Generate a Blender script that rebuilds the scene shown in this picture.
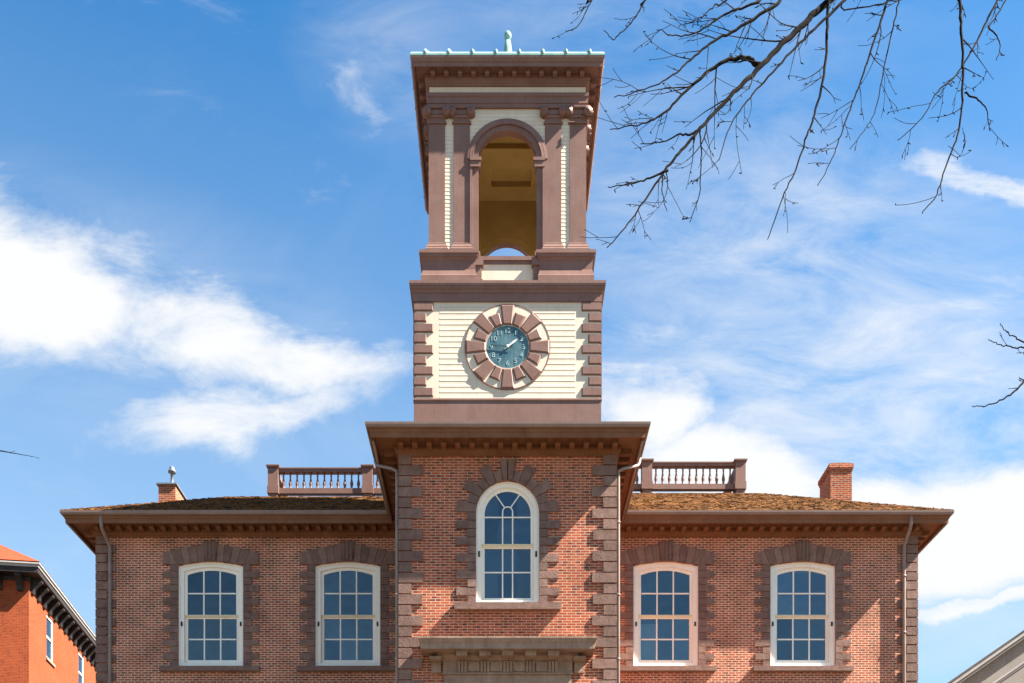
import bpy, bmesh, math, random
from mathutils import Vector, Matrix
random.seed(7)
R = math.radians
for o in list(bpy.data.objects): bpy.data.objects.remove(o)
SC = bpy.context.scene
COL = SC.collection

# ------------------------------------------------------------------ camera
F = 990.0; CX = 502.0; HY = 990.0; CAMX = -0.14; EYE = 1.6
cam = bpy.data.cameras.new('camera'); camo = bpy.data.objects.new('camera', cam); COL.objects.link(camo)
camo.location = (CAMX, 0, EYE); camo.rotation_euler = (R(90), 0, 0)
cam.sensor_width = 36; cam.sensor_fit = 'HORIZONTAL'; cam.lens = F/1024*36
cam.shift_x = (512-CX)/1024; cam.shift_y = (HY-341.5)/1024
cam.clip_start = .1; cam.clip_end = 5000
SC.camera = camo
def PX(px, d): return (px-CX)/F*d+CAMX          # photo column at depth d -> metres
def PZ(py, d): return (HY-py)/F*d+EYE           # photo row at depth d -> height

# ------------------------------------------------------------------ light
SUN = Vector((4.4, -1.0, 4.8)).normalized()
sl = bpy.data.lights.new('sun', 'SUN'); so = bpy.data.objects.new('sun', sl); COL.objects.link(so)
sl.energy = 5.0; sl.angle = R(.5); sl.color = (1, .93, .82)
so.rotation_euler = SUN.to_track_quat('Z', 'Y').to_euler()
so.location = (30, -10, 40)
elev = math.asin(SUN.z); azim = math.atan2(SUN.x, SUN.y)
SKY_STRENGTH = .05
CLOUD = (3.75, 3.8, 3.85)
W = bpy.data.worlds.new('World'); SC.world = W; W.use_nodes = True
SC.view_settings.view_transform = 'Standard'; SC.view_settings.look = 'None'
SC.view_settings.exposure = 2.40; SC.view_settings.gamma = 1; SC.view_settings.use_curve_mapping = False

def NT(nt):
    N, L = nt.nodes, nt.links
    def node(t, ins=None, **kw):
        n = N.new(t)
        for k, v in kw.items(): setattr(n, k, v)
        for k, v in (ins or {}).items():
            s = n.inputs[k]
            if isinstance(v, bpy.types.NodeSocket): L.new(v, s)
            else: s.default_value = v
        return n
    def m(op, a, b=None, c=None, clamp=False):
        ins = {0: a}
        if b is not None: ins[1] = b
        if c is not None: ins[2] = c
        return node('ShaderNodeMath', ins, operation=op, use_clamp=clamp).outputs[0]
    return node, m

def make_sky():
    nt = W.node_tree; nt.nodes.clear(); node, m = NT(nt)
    sky = node('ShaderNodeTexSky', sky_type='NISHITA', sun_disc=False, sun_elevation=elev, sun_rotation=azim,
               air_density=1.0, dust_density=.35, ozone_density=1.2, altitude=60)
    tint = node('ShaderNodeHueSaturation', {'Hue': .5, 'Saturation': 1.33, 'Value': 1.0, 'Color': sky.outputs[0]})
    g = node('ShaderNodeTexCoord').outputs['Generated']
    s = node('ShaderNodeSeparateXYZ', {0: g})
    x, y, z = s.outputs
    ay = m('MAXIMUM', y, .08)
    u = m('DIVIDE', x, ay); v = m('DIVIDE', z, ay)
    uv = node('ShaderNodeCombineXYZ', {0: u, 1: v, 2: 0.0}).outputs[0]
    front = m('MULTIPLY_ADD', y, 8.0, -.6, clamp=True)
    # warped copy of the direction so that cloud outlines are ragged
    n1 = node('ShaderNodeTexNoise', {'Vector': uv, 'Scale': 4.2, 'Detail': 7.0, 'Roughness': .58})
    w = node('ShaderNodeVectorMath', {0: n1.outputs['Color'], 1: (.5, .5, .5)}, operation='SUBTRACT').outputs[0]
    w = node('ShaderNodeVectorMath', {0: w, 1: (.26, .15, 0)}, operation='MULTIPLY').outputs[0]
    uvw = node('ShaderNodeVectorMath', {0: uv, 1: w}, operation='ADD').outputs[0]
    st = node('ShaderNodeMapping', {'Vector': uv, 'Rotation': (0, 0, R(22)), 'Scale': (2.6, 6.5, 1)}).outputs[0]
    fine = node('ShaderNodeTexNoise', {'Vector': st, 'Scale': 2.2, 'Detail': 10.0, 'Roughness': .66, 'Distortion': .5}).outputs['Fac']
    def bank(v_, cx, cy, ax, az, tilt):
        mp = node('ShaderNodeMapping', {'Vector': v_, 'Location': ((cx-CX)/F, (HY-cy)/F, 0), 'Rotation': (0, 0, R(-tilt)),
                                        'Scale': (ax/F, az/F, 1)}, vector_type='TEXTURE').outputs[0]
        return node('ShaderNodeVectorMath', {0: mp}, operation='LENGTH').outputs['Value']
    # banks of cloud: azimuth, height, half sizes, tilt, weight
    banks = [(25, 266, 205, 82, 20, 1.15), (190, 318, 165, 50, 20, .95), (310, 358, 135, 36, 10, .85), (265, 405, 165, 32, -7, .8),
             (640, 402, 75, 48, 14, 1.0), (740, 468, 160, 50, 4, 1.15), (985, 522, 250, 72, 0, 1.35), (1000, 600, 170, 15, 1, .85),
             (975, 180, 100, 19, 10, .62), (372, 92, 55, 40, 50, .34), (690, 325, 150, 22, 13, .42), (850, 388, 160, 28, 14, .42),
             (960, 300, 150, 40, -4, .36), (900, 445, 130, 26, -4, .5)]
    dens = None
    for (cx, cy, ax, az, tilt, wt) in banks:
        d = m('MINIMUM', m('MULTIPLY', m('SUBTRACT', 1.3, bank(uvw, cx, cy, ax, az, tilt)), wt), wt*.9)
        dens = d if dens is None else m('MAXIMUM', dens, d)
    dens = m('MULTIPLY', m('MAXIMUM', dens, 0.0), front)
    dens = m('ADD', m('MULTIPLY', dens, 1.5), m('MULTIPLY', m('SUBTRACT', fine, .53), 2.3))
    dens = node('ShaderNodeMapRange', {'Value': dens, 'From Min': .08, 'From Max': 1.36}, interpolation_type='SMOOTHSTEP').outputs[0]
    # thin veils of cirrus in front, and thin high cloud over the whole dome
    veil = None
    for (cx, cy, ax, az, tilt, wt) in [(790, 260, 330, 160, 8, .40), (900, 480, 440, 180, 0, .55), (390, 70, 110, 80, 40, .16), (80, 300, 330, 130, 16, .22), (640, 20, 330, 120, 0, .16)]:
        d = m('MULTIPLY', m('MAXIMUM', m('SUBTRACT', 1.15, bank(uv, cx, cy, ax, az, tilt)), 0.0), wt)
        veil = d if veil is None else m('ADD', veil, d)
    veil = m('MULTIPLY', m('MULTIPLY', veil, front), m('MULTIPLY_ADD', fine, 4.6, -1.55, clamp=False))
    az_ = m('MAXIMUM', z, .12)
    dome = node('ShaderNodeCombineXYZ', {0: m('DIVIDE', x, az_), 1: m('DIVIDE', y, az_), 2: 0.0}).outputs[0]
    hi = node('ShaderNodeTexNoise', {'Vector': dome, 'Scale': 1.1, 'Detail': 8.0, 'Roughness': .6, 'Distortion': .6}).outputs['Fac']
    hi = node('ShaderNodeMapRange', {'Value': hi, 'From Min': .52, 'From Max': .9, 'To Max': .25}).outputs[0]
    dens = m('MAXIMUM', dens, m('ADD', hi, m('MAXIMUM', veil, 0.0)), clamp=True)
    low = node('ShaderNodeMapRange', {'Value': z, 'From Min': -.02, 'From Max': .02}).outputs[0]
    dens = m('MULTIPLY', dens, low)
    # paler air towards the horizon
    air = node('ShaderNodeMapRange', {'Value': z, 'From Min': .70, 'From Max': .30, 'To Max': .52}).outputs[0]
    blue = node('ShaderNodeMix', {0: 1.0, 6: tint.outputs[0], 7: (.74, 1.0, .98, 1)}, data_type='RGBA', blend_type='MULTIPLY').outputs[2]
    blue = node('ShaderNodeMix', {0: m('MULTIPLY', air, low), 6: blue, 7: (CLOUD[0]*.72, CLOUD[1]*.86, CLOUD[2]*.98, 1)}, data_type='RGBA').outputs[2]
    mix = node('ShaderNodeMix', {0: dens, 6: blue, 7: (*CLOUD, 1)}, data_type='RGBA')
    bg = node('ShaderNodeBackground', {'Color': mix.outputs[2], 'Strength': SKY_STRENGTH})
    out = node('ShaderNodeOutputWorld', {0: bg.outputs[0]})
make_sky()

# ------------------------------------------------------------------ materials
def new_mat(name):
    mt = bpy.data.materials.new(name); mt.use_nodes = True
    nt = mt.node_tree; nt.nodes.clear(); node, m = NT(nt)
    out = node('ShaderNodeOutputMaterial')
    return mt, nt, node, m, out
def ramp(node, fac, a, b, lo=.3, hi=.7):
    r = node('ShaderNodeMapRange', {'Value': fac, 'From Min': lo, 'From Max': hi}).outputs[0]
    return node('ShaderNodeMix', {0: r, 6: (*a, 1), 7: (*b, 1)}, data_type='RGBA').outputs[2]
def mixc(node, fac, a, b, bt='MIX'):
    def c(v): return v if isinstance(v, bpy.types.NodeSocket) else (*v, 1)
    return node('ShaderNodeMix', {0: fac, 6: c(a), 7: c(b)}, data_type='RGBA', blend_type=bt).outputs[2]

def brick_mat(name, c1, c2, c3, mortar, msize=.009, blotch=.5, bw=.225, rh=.067):
    mt, nt, node, m, out = new_mat(name)
    p = node('ShaderNodeTexCoord').outputs['Object']
    s = node('ShaderNodeSeparateXYZ', {0: p})
    v = node('ShaderNodeCombineXYZ', {0: m('ADD', s.outputs[0], s.outputs[1]), 1: s.outputs[2], 2: 0.0}).outputs[0]
    jit = node('ShaderNodeTexNoise', {'Vector': p, 'Scale': 9.0, 'Detail': 2.0}).outputs['Color']
    jit = node('ShaderNodeVectorMath', {0: jit, 1: (.5, .5, .5)}, operation='SUBTRACT').outputs[0]
    v = node('ShaderNodeVectorMath', {0: jit, 1: (.012, .008, 0), 2: v}, operation='MULTIPLY_ADD').outputs[0]
    b = node('ShaderNodeTexBrick', {'Vector': v, 'Color1': (*c1, 1), 'Color2': (*c2, 1), 'Mortar': (*mortar, 1), 'Scale': 1.0,
             'Mortar Size': msize, 'Mortar Smooth': .15, 'Bias': -.1, 'Brick Width': bw, 'Row Height': rh})
    b.offset = .5
    # every brick its own fired tone
    cell = node('ShaderNodeCombineXYZ', {0: m('FLOOR', m('DIVIDE', m('ADD', s.outputs[0], s.outputs[1]), bw/2)), 1: m('FLOOR', m('DIVIDE', s.outputs[2], rh)), 2: 3.0}).outputs[0]
    wn = node('ShaderNodeTexWhiteNoise', {'Vector': cell}, noise_dimensions='3D').outputs['Value']
    odd = node('ShaderNodeMapRange', {'Value': wn, 'From Min': .72, 'From Max': .98}).outputs[0]
    col = mixc(node, m('MULTIPLY', odd, m('SUBTRACT', 1.0, b.outputs['Fac'])), b.outputs['Color'], c3)
    big = node('ShaderNodeTexNoise', {'Vector': p, 'Scale': .9, 'Detail': 6.0, 'Roughness': .6}).outputs['Fac']
    tone = node('ShaderNodeMapRange', {'Value': big, 'From Min': .3, 'From Max': .7, 'To Min': 1-blotch*.36, 'To Max': 1+blotch*.30}).outputs[0]
    tc = node('ShaderNodeCombineXYZ', {0: tone, 1: tone, 2: tone}).outputs[0]
    col = mixc(node, 1.0, col, tc, 'MULTIPLY')
    hp = node('ShaderNodeTexNoise', {'Vector': p, 'Scale': 1.7, 'Detail': 5.0, 'Roughness': .7}).outputs['Fac']
    hp = node('ShaderNodeMapRange', {'Value': hp, 'From Min': .5, 'From Max': .72, 'To Max': min(.75, .55*blotch*1.3)}).outputs[0]
    col = mixc(node, m('MULTIPLY', hp, m('SUBTRACT', 1.0, b.outputs['Fac'])), col, (c1[0]*1.05, c1[1]*.82, c1[2]*.7))
    # lime run-off
    st = node('ShaderNodeTexNoise', {'Vector': node('ShaderNodeMapping', {'Vector': p, 'Scale': (2.2, 2.2, .5)}).outputs[0], 'Scale': 1.3, 'Detail': 7.0, 'Roughness': .65}).outputs['Fac']
    st = node('ShaderNodeMapRange', {'Value': st, 'From Min': .55, 'From Max': .8, 'To Max': min(.45, .26*blotch*2)}).outputs[0]
    col = mixc(node, st, col, tuple(.55*a+.45*b for a, b in zip(mortar, c1)))
    bs = node('ShaderNodeBsdfPrincipled', {'Base Color': col, 'Roughness': .95, 'Specular IOR Level': .12})
    gr = node('ShaderNodeTexNoise', {'Vector': p, 'Scale': 60.0, 'Detail': 3.0}).outputs['Fac']
    h = m('ADD', m('MULTIPLY', b.outputs['Fac'], -1.0), m('MULTIPLY', gr, .5))
    bp = node('ShaderNodeBump', {'Strength': .6, 'Distance': .006, 'Height': h})
    nt.links.new(bp.outputs[0], bs.inputs['Normal']); nt.links.new(bs.outputs[0], out.inputs[0])
    return mt

def mottled(name, a, b, scale=3.0, rough=.75, bump=.0, bscale=30.0, streak=None, lo=.3, hi=.7, spec=.2, detail=6.0, island=0.0, hue=None):
    mt, nt, node, m, out = new_mat(name)
    p = node('ShaderNodeTexCoord').outputs['Object']
    n = node('ShaderNodeTexNoise', {'Vector': p, 'Scale': scale, 'Detail': detail, 'Roughness': .6}).outputs['Fac']
    col = ramp(node, n, a, b, lo, hi)
    if streak:
        sv = node('ShaderNodeMapping', {'Vector': p, 'Scale': (9, 9, .8)}).outputs[0]
        sn = node('ShaderNodeTexNoise', {'Vector': sv, 'Scale': 1.6, 'Detail': 6.0, 'Roughness': .65}).outputs['Fac']
        f = node('ShaderNodeMapRange', {'Value': sn, 'From Min': .5, 'From Max': .8, 'To Max': streak[1]}).outputs[0]
        col = mixc(node, f, col, streak[0])
    if hue:
        hn = node('ShaderNodeTexNoise', {'Vector': node('ShaderNodeVectorMath', {0: p, 1: (7, 3, 5)}, operation='ADD').outputs[0], 'Scale': hue[1], 'Detail': 5.0, 'Roughness': .65}).outputs['Fac']
        col = mixc(node, node('ShaderNodeMapRange', {'Value': hn, 'From Min': .45, 'From Max': .7, 'To Max': hue[2]}).outputs[0], col, hue[0])
    if island:
        ri = node('ShaderNodeNewGeometry').outputs['Random Per Island']
        tv = node('ShaderNodeMapRange', {'Value': ri, 'To Min': 1-island, 'To Max': 1+island}).outputs[0]
        col = mixc(node, 1.0, col, node('ShaderNodeCombineXYZ', {0: tv, 1: tv, 2: tv}).outputs[0], 'MULTIPLY')
    bs = node('ShaderNodeBsdfPrincipled', {'Base Color': col, 'Roughness': rough, 'Specular IOR Level': spec})
    if bump:
        bn = node('ShaderNodeTexNoise', {'Vector': p, 'Scale': bscale, 'Detail': 5.0, 'Roughness': .65}).outputs['Fac']
        bp = node('ShaderNodeBump', {'Strength': .8, 'Distance': bump, 'Height': bn})
        nt.links.new(bp.outputs[0], bs.inputs['Normal'])
    nt.links.new(bs.outputs[0], out.inputs[0])
    return mt

M = {}
M['brick_red'] = brick_mat('pavilion brick', (.37, .09, .044), (.24, .057, .032), (.11, .036, .028), (.49, .325, .225), .0095, .8)
M['brick_wing'] = brick_mat('wing brick', (.365, .092, .048), (.225, .057, .034), (.095, .038, .028), (.58, .39, .275), .012, 1.0, .2)
M['brick_orange'] = brick_mat('orange brick', (.26, .052, .018), (.215, .042, .015), (.16, .032, .013), (.30, .095, .045), .008, .4)
M['brick_chimney'] = brick_mat('chimney brick', (.36, .085, .032), (.24, .055, .026), (.12, .04, .03), (.40, .26, .18), .011, .8)
M['brownstone'] = mottled('brownstone', (.14, .078, .062), (.235, .145, .115), 4.5, .9, .014, 22, ((.09, .06, .05), .6), island=.2, hue=((.19, .12, .095), 1.4, .5))
M['hoodstone'] = mottled('weathered hood stone', (.23, .145, .10), (.36, .245, .18), 3.0, .9, .012, 25, ((.12, .07, .045), .6))
M['brown_paint'] = mottled('mauve brown paint', (.16, .086, .068), (.205, .114, .092), 1.6, .55, .003, 30, ((.105, .062, .052), .55), island=.07, hue=((.21, .135, .115), 2.6, .5))
M['cornice_bounce_paint'] = mottled('cornice brown paint with warm bounce', (.15, .060, .026), (.20, .085, .038), 1.6, .6, .003, 30, ((.10, .045, .022), .55), island=.1, hue=((.22, .115, .065), 2.2, .45))  # warm bounce light from ground and brick is mixed into this brown
M['gutter_paint'] = mottled('gutter brown metal', (.21, .14, .11), (.26, .18, .145), 2.0, .45, .001, 30, ((.17, .10, .08), .5))
M['cream'] = mottled('cream paint', (.58, .495, .385), (.66, .57, .45), 1.2, .65, .002, 30, ((.43, .355, .265), .4), island=.05, hue=((.52, .455, .36), 3.0, .5))
M['white_trim'] = mottled('window off white paint', (.82, .755, .65), (.88, .82, .72), 2.0, .5, .001, 40, ((.55, .50, .42), .25))
M['rail_paint'] = mottled('window yellowed paint', (.62, .52, .30), (.72, .62, .40), 3.0, .5)
M['interior_yellow'] = mottled('belfry ochre paint', (.36, .235, .075), (.44, .30, .11), 1.4, .8, .002, 30)
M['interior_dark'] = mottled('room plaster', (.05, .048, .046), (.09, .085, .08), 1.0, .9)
M['copper'] = mottled('verdigris copper', (.16, .30, .285), (.25, .39, .37), 3.0, .7, .002, 20, ((.13, .25, .235), .6))
M['pipe'] = mottled('downpipe metal', (.20, .145, .12), (.27, .205, .175), 2.0, .4, .001, 20)
M['lead'] = mottled('lead flashing', (.10, .11, .12), (.16, .17, .18), 3.0, .5)
M['black'] = mottled('black iron', (.02, .02, .02), (.035, .033, .03), 5.0, .5)
M['roof_felt'] = mottled('flat roof felt', (.06, .055, .05), (.10, .09, .08), 2.0, .9)
M['red_roof'] = mottled('red tile roof', (.26, .036, .012), (.33, .052, .018), 4.0, .8, .01, 12)
M['dark_bracket'] = mottled('dark bracket paint', (.022, .018, .018), (.04, .032, .03), 3.0, .6)
M['stucco'] = mottled('beige stucco', (.23, .205, .18), (.27, .24, .21), 2.0, .85, .003, 40, ((.19, .165, .14), .4))
M['grey_trim'] = mottled('grey trim paint', (.30, .28, .26), (.36, .34, .32), 2.0, .6)
M['bark'] = mottled('tree bark', (.006, .005, .0045), (.017, .0135, .0115), 9.0, 1.0, .004, 30, spec=.08)
M['blind'] = mottled('white blind', (.72, .72, .72), (.8, .8, .8), 2.0, .8)
M['clock_hand'] = mottled('pale clock hand', (.60, .62, .60), (.68, .70, .68), 4.0, .5)
M['hand_dark'] = mottled('dark teal clock hand', (.03, .06, .075), (.05, .09, .10), 4.0, .4)
M['numeral'] = mottled('weathered pale numeral', (.20, .30, .32), (.34, .44, .43), 8.0, .6)
M['dial'] = mottled('verdigris dial', (.035, .09, .125), (.085, .165, .19), 3.2, .35, .001, 20, ((.22, .36, .35), .5))

def shake_mat():
    mt, nt, node, m, out = new_mat('mossy wood shakes')
    p = node('ShaderNodeTexCoord').outputs['Object']
    s = node('ShaderNodeSeparateXYZ', {0: p})
    v = node('ShaderNodeCombineXYZ', {0: s.outputs[0], 1: m('MULTIPLY', s.outputs[1], 1.16), 2: 0.0}).outputs[0]
    b = node('ShaderNodeTexBrick', {'Vector': v, 'Color1': (.17, .068, .021, 1), 'Color2': (.065, .028, .011, 1), 'Mortar': (.02, .014, .01, 1), 'Scale': 1.0,
             'Mortar Size': .012, 'Brick Width': .17, 'Row Height': .19, 'Bias': 0.0})
    n = node('ShaderNodeTexNoise', {'Vector': p, 'Scale': 2.6, 'Detail': 8.0, 'Roughness': .7}).outputs['Fac']
    moss = node('ShaderNodeMapRange', {'Value': n, 'From Min': .45, 'From Max': .62}).outputs[0]
    n2 = node('ShaderNodeTexNoise', {'Vector': p, 'Scale': 7.0, 'Detail': 6.0}).outputs['Fac']
    mosscol = ramp(node, n2, (.125, .052, .014), (.22, .10, .026), .35, .65)
    col = mixc(node, m('MULTIPLY', moss, .7), b.outputs['Color'], mosscol)
    bs = node('ShaderNodeBsdfPrincipled', {'Base Color': col, 'Roughness': 1.0, 'Specular IOR Level': .1})
    h = m('ADD', m('MULTIPLY', b.outputs['Fac'], -1.0), m('MULTIPLY', n2, 2.2))
    bp = node('ShaderNodeBump', {'Strength': 1.0, 'Distance': .05, 'Height': h})
    nt.links.new(bp.outputs[0], bs.inputs['Normal']); nt.links.new(bs.outputs[0], out.inputs[0])
    return mt
M['shake'] = shake_mat()

def glass_mat():
    mt, nt, node, m, out = new_mat('window glass')
    p = node('ShaderNodeTexCoord').outputs['Object']
    sp = node('ShaderNodeSeparateXYZ', {0: p})
    oi = node('ShaderNodeObjectInfo').outputs['Random']
    cell = node('ShaderNodeCombineXYZ', {0: m('FLOOR', m('DIVIDE', m('ADD', sp.outputs[0], .239), .477)), 1: m('FLOOR', m('DIVIDE', m('ADD', sp.outputs[2], -.2), .65)), 2: m('MULTIPLY', oi, 40.0)}).outputs[0]
    wn = node('ShaderNodeTexWhiteNoise', {'Vector': cell}, noise_dimensions='3D')
    n = node('ShaderNodeTexNoise', {'Vector': p, 'Scale': 1.7, 'Detail': 2.0}).outputs['Fac']
    bp = node('ShaderNodeBump', {'Strength': .5, 'Distance': .03, 'Height': n})
    tilt = node('ShaderNodeVectorMath', {0: wn.outputs['Color'], 1: (.5, .5, .5)}, operation='SUBTRACT').outputs[0]
    nrm = node('ShaderNodeVectorMath', {0: tilt, 1: (.05, .05, .05), 2: bp.outputs[0]}, operation='MULTIPLY_ADD').outputs[0]
    nrm = node('ShaderNodeVectorMath', {0: nrm}, operation='NORMALIZE').outputs[0]
    gl = node('ShaderNodeBsdfGlossy', {'Color': (.72, .90, 1, 1), 'Roughness': .02, 'Normal': nrm})
    tr = node('ShaderNodeBsdfTransparent', {'Color': (.62, .72, .76, 1)})
    fr = node('ShaderNodeFresnel', {'IOR': 1.5})
    grime = node('ShaderNodeTexNoise', {'Vector': p, 'Scale': 3.0, 'Detail': 6.0}).outputs['Fac']
    fac = m('ADD', m('MULTIPLY', fr.outputs[0], .75), m('MULTIPLY_ADD', wn.outputs['Value'], .02, m('MULTIPLY_ADD', grime, .03, m('MULTIPLY', oi, .05))), clamp=True)
    mx = node('ShaderNodeMixShader', {0: fac, 1: tr.outputs[0], 2: gl.outputs[0]})
    nt.links.new(mx.outputs[0], out.inputs[0])
    return mt
M['glass'] = glass_mat()

def ground_mat():
    mt, nt, node, m, out = new_mat('ground paving')
    p = node('ShaderNodeTexCoord').outputs['Object']
    n = node('ShaderNodeTexNoise', {'Vector': p, 'Scale': .6, 'Detail': 8.0}).outputs['Fac']
    col = ramp(node, n, (.085, .068, .052), (.125, .10, .078))
    b = node('ShaderNodeTexBrick', {'Vector': p, 'Color1': (1, 1, 1, 1), 'Color2': (.9, .9, .9, 1), 'Mortar': (.5, .5, .5, 1), 'Scale': 1.0, 'Brick Width': 1.2, 'Row Height': 1.2, 'Mortar Size': .015})
    col = mixc(node, 1.0, col, b.outputs['Color'], 'MULTIPLY')
    bs = node('ShaderNodeBsdfPrincipled', {'Base Color': col, 'Roughness': .9})
    nt.links.new(bs.outputs[0], out.inputs[0])
    return mt
M['ground'] = ground_mat()

# ------------------------------------------------------------------ mesh helpers
class MB:
    def __init__(s): s.v = []; s.f = []; s.sm = set(); s.T = None
    def add(s, vs, fs, smooth=False):
        b = len(s.v)
        for p in vs:
            p = Vector(p)
            s.v.append(s.T @ p if s.T is not None else p)
        for f in fs:
            if smooth: s.sm.add(len(s.f))
            s.f.append([b+i for i in f])
    def box(s, x0, x1, y0, y1, z0, z1):
        s.add([(x0,y0,z0),(x1,y0,z0),(x1,y1,z0),(x0,y1,z0),(x0,y0,z1),(x1,y0,z1),(x1,y1,z1),(x0,y1,z1)],
              [(0,3,2,1),(4,5,6,7),(0,1,5,4),(1,2,6,5),(2,3,7,6),(3,0,4,7)])
    def prism(s, pts, y0, y1, inset=None):
        """polygon in x,z (counter-clockwise seen from -y) from y0 (front) to y1 (back); inset: front polygon pulled in"""
        n = len(pts)
        fr = pts
        if inset:
            fr = inset_poly(pts, inset)
        s.add([(x, y0, z) for x, z in fr]+[(x, y1, z) for x, z in pts],
              [tuple(range(n)), tuple(range(2*n-1, n-1, -1))]+[((i+1) % n, i, n+i, n+(i+1) % n) for i in range(n)])
    def ring(s, outer, inner, y0, y1):
        n = len(outer)
        vs = [(x,y0,z) for x,z in outer]+[(x,y0,z) for x,z in inner]+[(x,y1,z) for x,z in outer]+[(x,y1,z) for x,z in inner]
        fs = []
        for i in range(n):
            j = (i+1) % n
            fs += [(i, j, n+j, n+i), (2*n+j, 2*n+i, 3*n+i, 3*n+j), (j, i, 2*n+i, 2*n+j), (n+i, n+j, 3*n+j, 3*n+i)]
        s.add(vs, fs)
    def sweep(s, path, prof, closed=False, caps=True):
        """profile (out, z) along a plan path; outward is to the right of travel"""
        n = len(path); k = len(prof); vs = []
        for i, p in enumerate(path):
            a = path[i-1] if (closed or i > 0) else None
            b = path[(i+1) % n] if (closed or i < n-1) else None
            ns = []
            if a: d = Vector((p[0]-a[0], p[1]-a[1])).normalized(); ns.append(Vector((d.y, -d.x)))
            if b: d = Vector((b[0]-p[0], b[1]-p[1])).normalized(); ns.append(Vector((d.y, -d.x)))
            if len(ns) == 2:
                mt = (ns[0]+ns[1]).normalized(); mt = mt/max(.2, mt.dot(ns[0]))
            else: mt = ns[0]
            for (o, z) in prof: vs.append((p[0]+mt.x*o, p[1]+mt.y*o, z))
        fs = []
        for i in range(n if closed else n-1):
            j = (i+1) % n
            for q in range(k-1):
                fs.append((i*k+q, j*k+q, j*k+q+1, i*k+q+1))
        if caps and not closed:
            fs.append(tuple(range(k))); fs.append(tuple(range((n-1)*k+k-1, (n-1)*k-1, -1)))
        s.add(vs, fs)
    def lathe(s, cx, cy, prof, n=12):
        k = len(prof); vs = []
        for i in range(n):
            a = 2*math.pi*i/n
            for r, z in prof: vs.append((cx+r*math.cos(a), cy+r*math.sin(a), z))
        fs = [(i*k+q, ((i+1)%n)*k+q, ((i+1)%n)*k+q+1, i*k+q+1) for i in range(n) for q in range(k-1)]
        fs += [tuple(i*k+k-1 for i in range(n)), tuple(i*k for i in range(n-1, -1, -1))]
        s.add(vs, fs, True)
    def cyl(s, a, b, r, n=12): s.tube([a, b], [r, r], n)
    def tube(s, path, rad, n=6):
        path = [Vector(p) for p in path]; k = len(path); vs = []
        up = Vector((.31, .87, .38)).normalized()
        for i, p in enumerate(path):
            t = (path[min(i+1, k-1)]-path[max(i-1, 0)]).normalized()
            e1 = t.cross(up)
            if e1.length < .1: e1 = t.cross(Vector((1, 0, 0)))
            e1.normalize(); e2 = t.cross(e1)
            for q in range(n):
                a = 2*math.pi*q/n
                vs.append(p+(e1*math.cos(a)+e2*math.sin(a))*rad[i])
        fs = [(i*n+q, i*n+(q+1) % n, (i+1)*n+(q+1) % n, (i+1)*n+q) for i in range(k-1) for q in range(n)]
        fs += [tuple(range(n-1, -1, -1)), tuple(range((k-1)*n, k*n))]
        s.add(vs, fs, True)
    def build(s, name, mat, parent=None, label=None, org=None):
        off = Vector((0,0,0))
        if parent is not None:
            pm = world(parent); inv = pm.inverted()
        else: inv = Matrix()
        o0 = Vector(org) if org is not None else None
        vs = [inv @ v for v in s.v]
        loc = Vector((0,0,0))
        if o0 is not None:
            loc = inv @ o0; vs = [v-loc for v in vs]
        me = bpy.data.meshes.new(name); me.from_pydata([tuple(v) for v in vs], [], s.f)
        bm = bmesh.new(); bm.from_mesh(me); bmesh.ops.recalc_face_normals(bm, faces=bm.faces); bm.to_mesh(me); bm.free()
        for i in s.sm: me.polygons[i].use_smooth = True
        me.materials.append(M[mat]); me.update()
        ob = bpy.data.objects.new(name, me); COL.objects.link(ob); ob.location = loc
        if parent is not None: ob.parent = parent
        if label: ob['label'] = label
        return ob
def world(o):
    m_ = Matrix.LocRotScale(o.location, o.rotation_euler, o.scale)
    return world(o.parent) @ m_ if o.parent else m_
def inset_poly(pts, d):
    n = len(pts); res = []
    area = sum(pts[i][0]*pts[(i+1) % n][1]-pts[(i+1) % n][0]*pts[i][1] for i in range(n))
    sg = 1 if area > 0 else -1
    for i in range(n):
        a, p, b = Vector(pts[i-1]), Vector(pts[i]), Vector(pts[(i+1) % n])
        d1 = (p-a).normalized(); d2 = (b-p).normalized()
        n1 = Vector((-d1.y, d1.x))*sg; n2 = Vector((-d2.y, d2.x))*sg
        mt = (n1+n2).normalized(); mt = mt/max(.3, mt.dot(n1))
        res.append(tuple(p+mt*d))
    return res
def tag(o, label, cat, group=None, kind=None):
    if label: o['label'] = label
    if cat: o['category'] = cat
    if group: o['group'] = group
    if kind: o['kind'] = kind
    return o
def empty(name, loc, label, cat, rz=0, group=None):
    o = bpy.data.objects.new(name, None); COL.objects.link(o); o.location = loc; o.rotation_euler = (0, 0, rz)
    o.empty_display_size = .3
    return tag(o, label, cat, group)
def dup(src, parent, loc=None, rz=None, keep=True):
    c = src.copy(); COL.objects.link(c); c.parent = parent
    if loc is not None: c.location = loc
    if rz is not None: c.rotation_euler = (0, 0, rz)
    if keep:
        for ch in list(src.children):
            dup(ch, c)
    return c
def arch_pts(hw, zb, zs, zc, n=16, round_=False):
    """bottom right, up, over the arch to the left, down; counter-clockwise seen from the front"""
    pts = [(-hw, zb), (hw, zb)]
    for i in range(n+1):
        t = i/n
        if round_:
            a = math.pi*t; pts.append((hw*math.cos(a), zs+(zc-zs)*math.sin(a)))
        else:
            x = hw*(1-2*t); pts.append((x, zc-(zc-zs)*(x/hw)**2))
    return pts
def shift(pts, dx): return [(x+dx, z) for x, z in pts]

# ------------------------------------------------------------------ the setting
g = MB(); g.box(-1500, 1500, -1500, 1500, -1.0, 0)
tag(g.build('ground', 'ground'), None, None, kind='structure')

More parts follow.
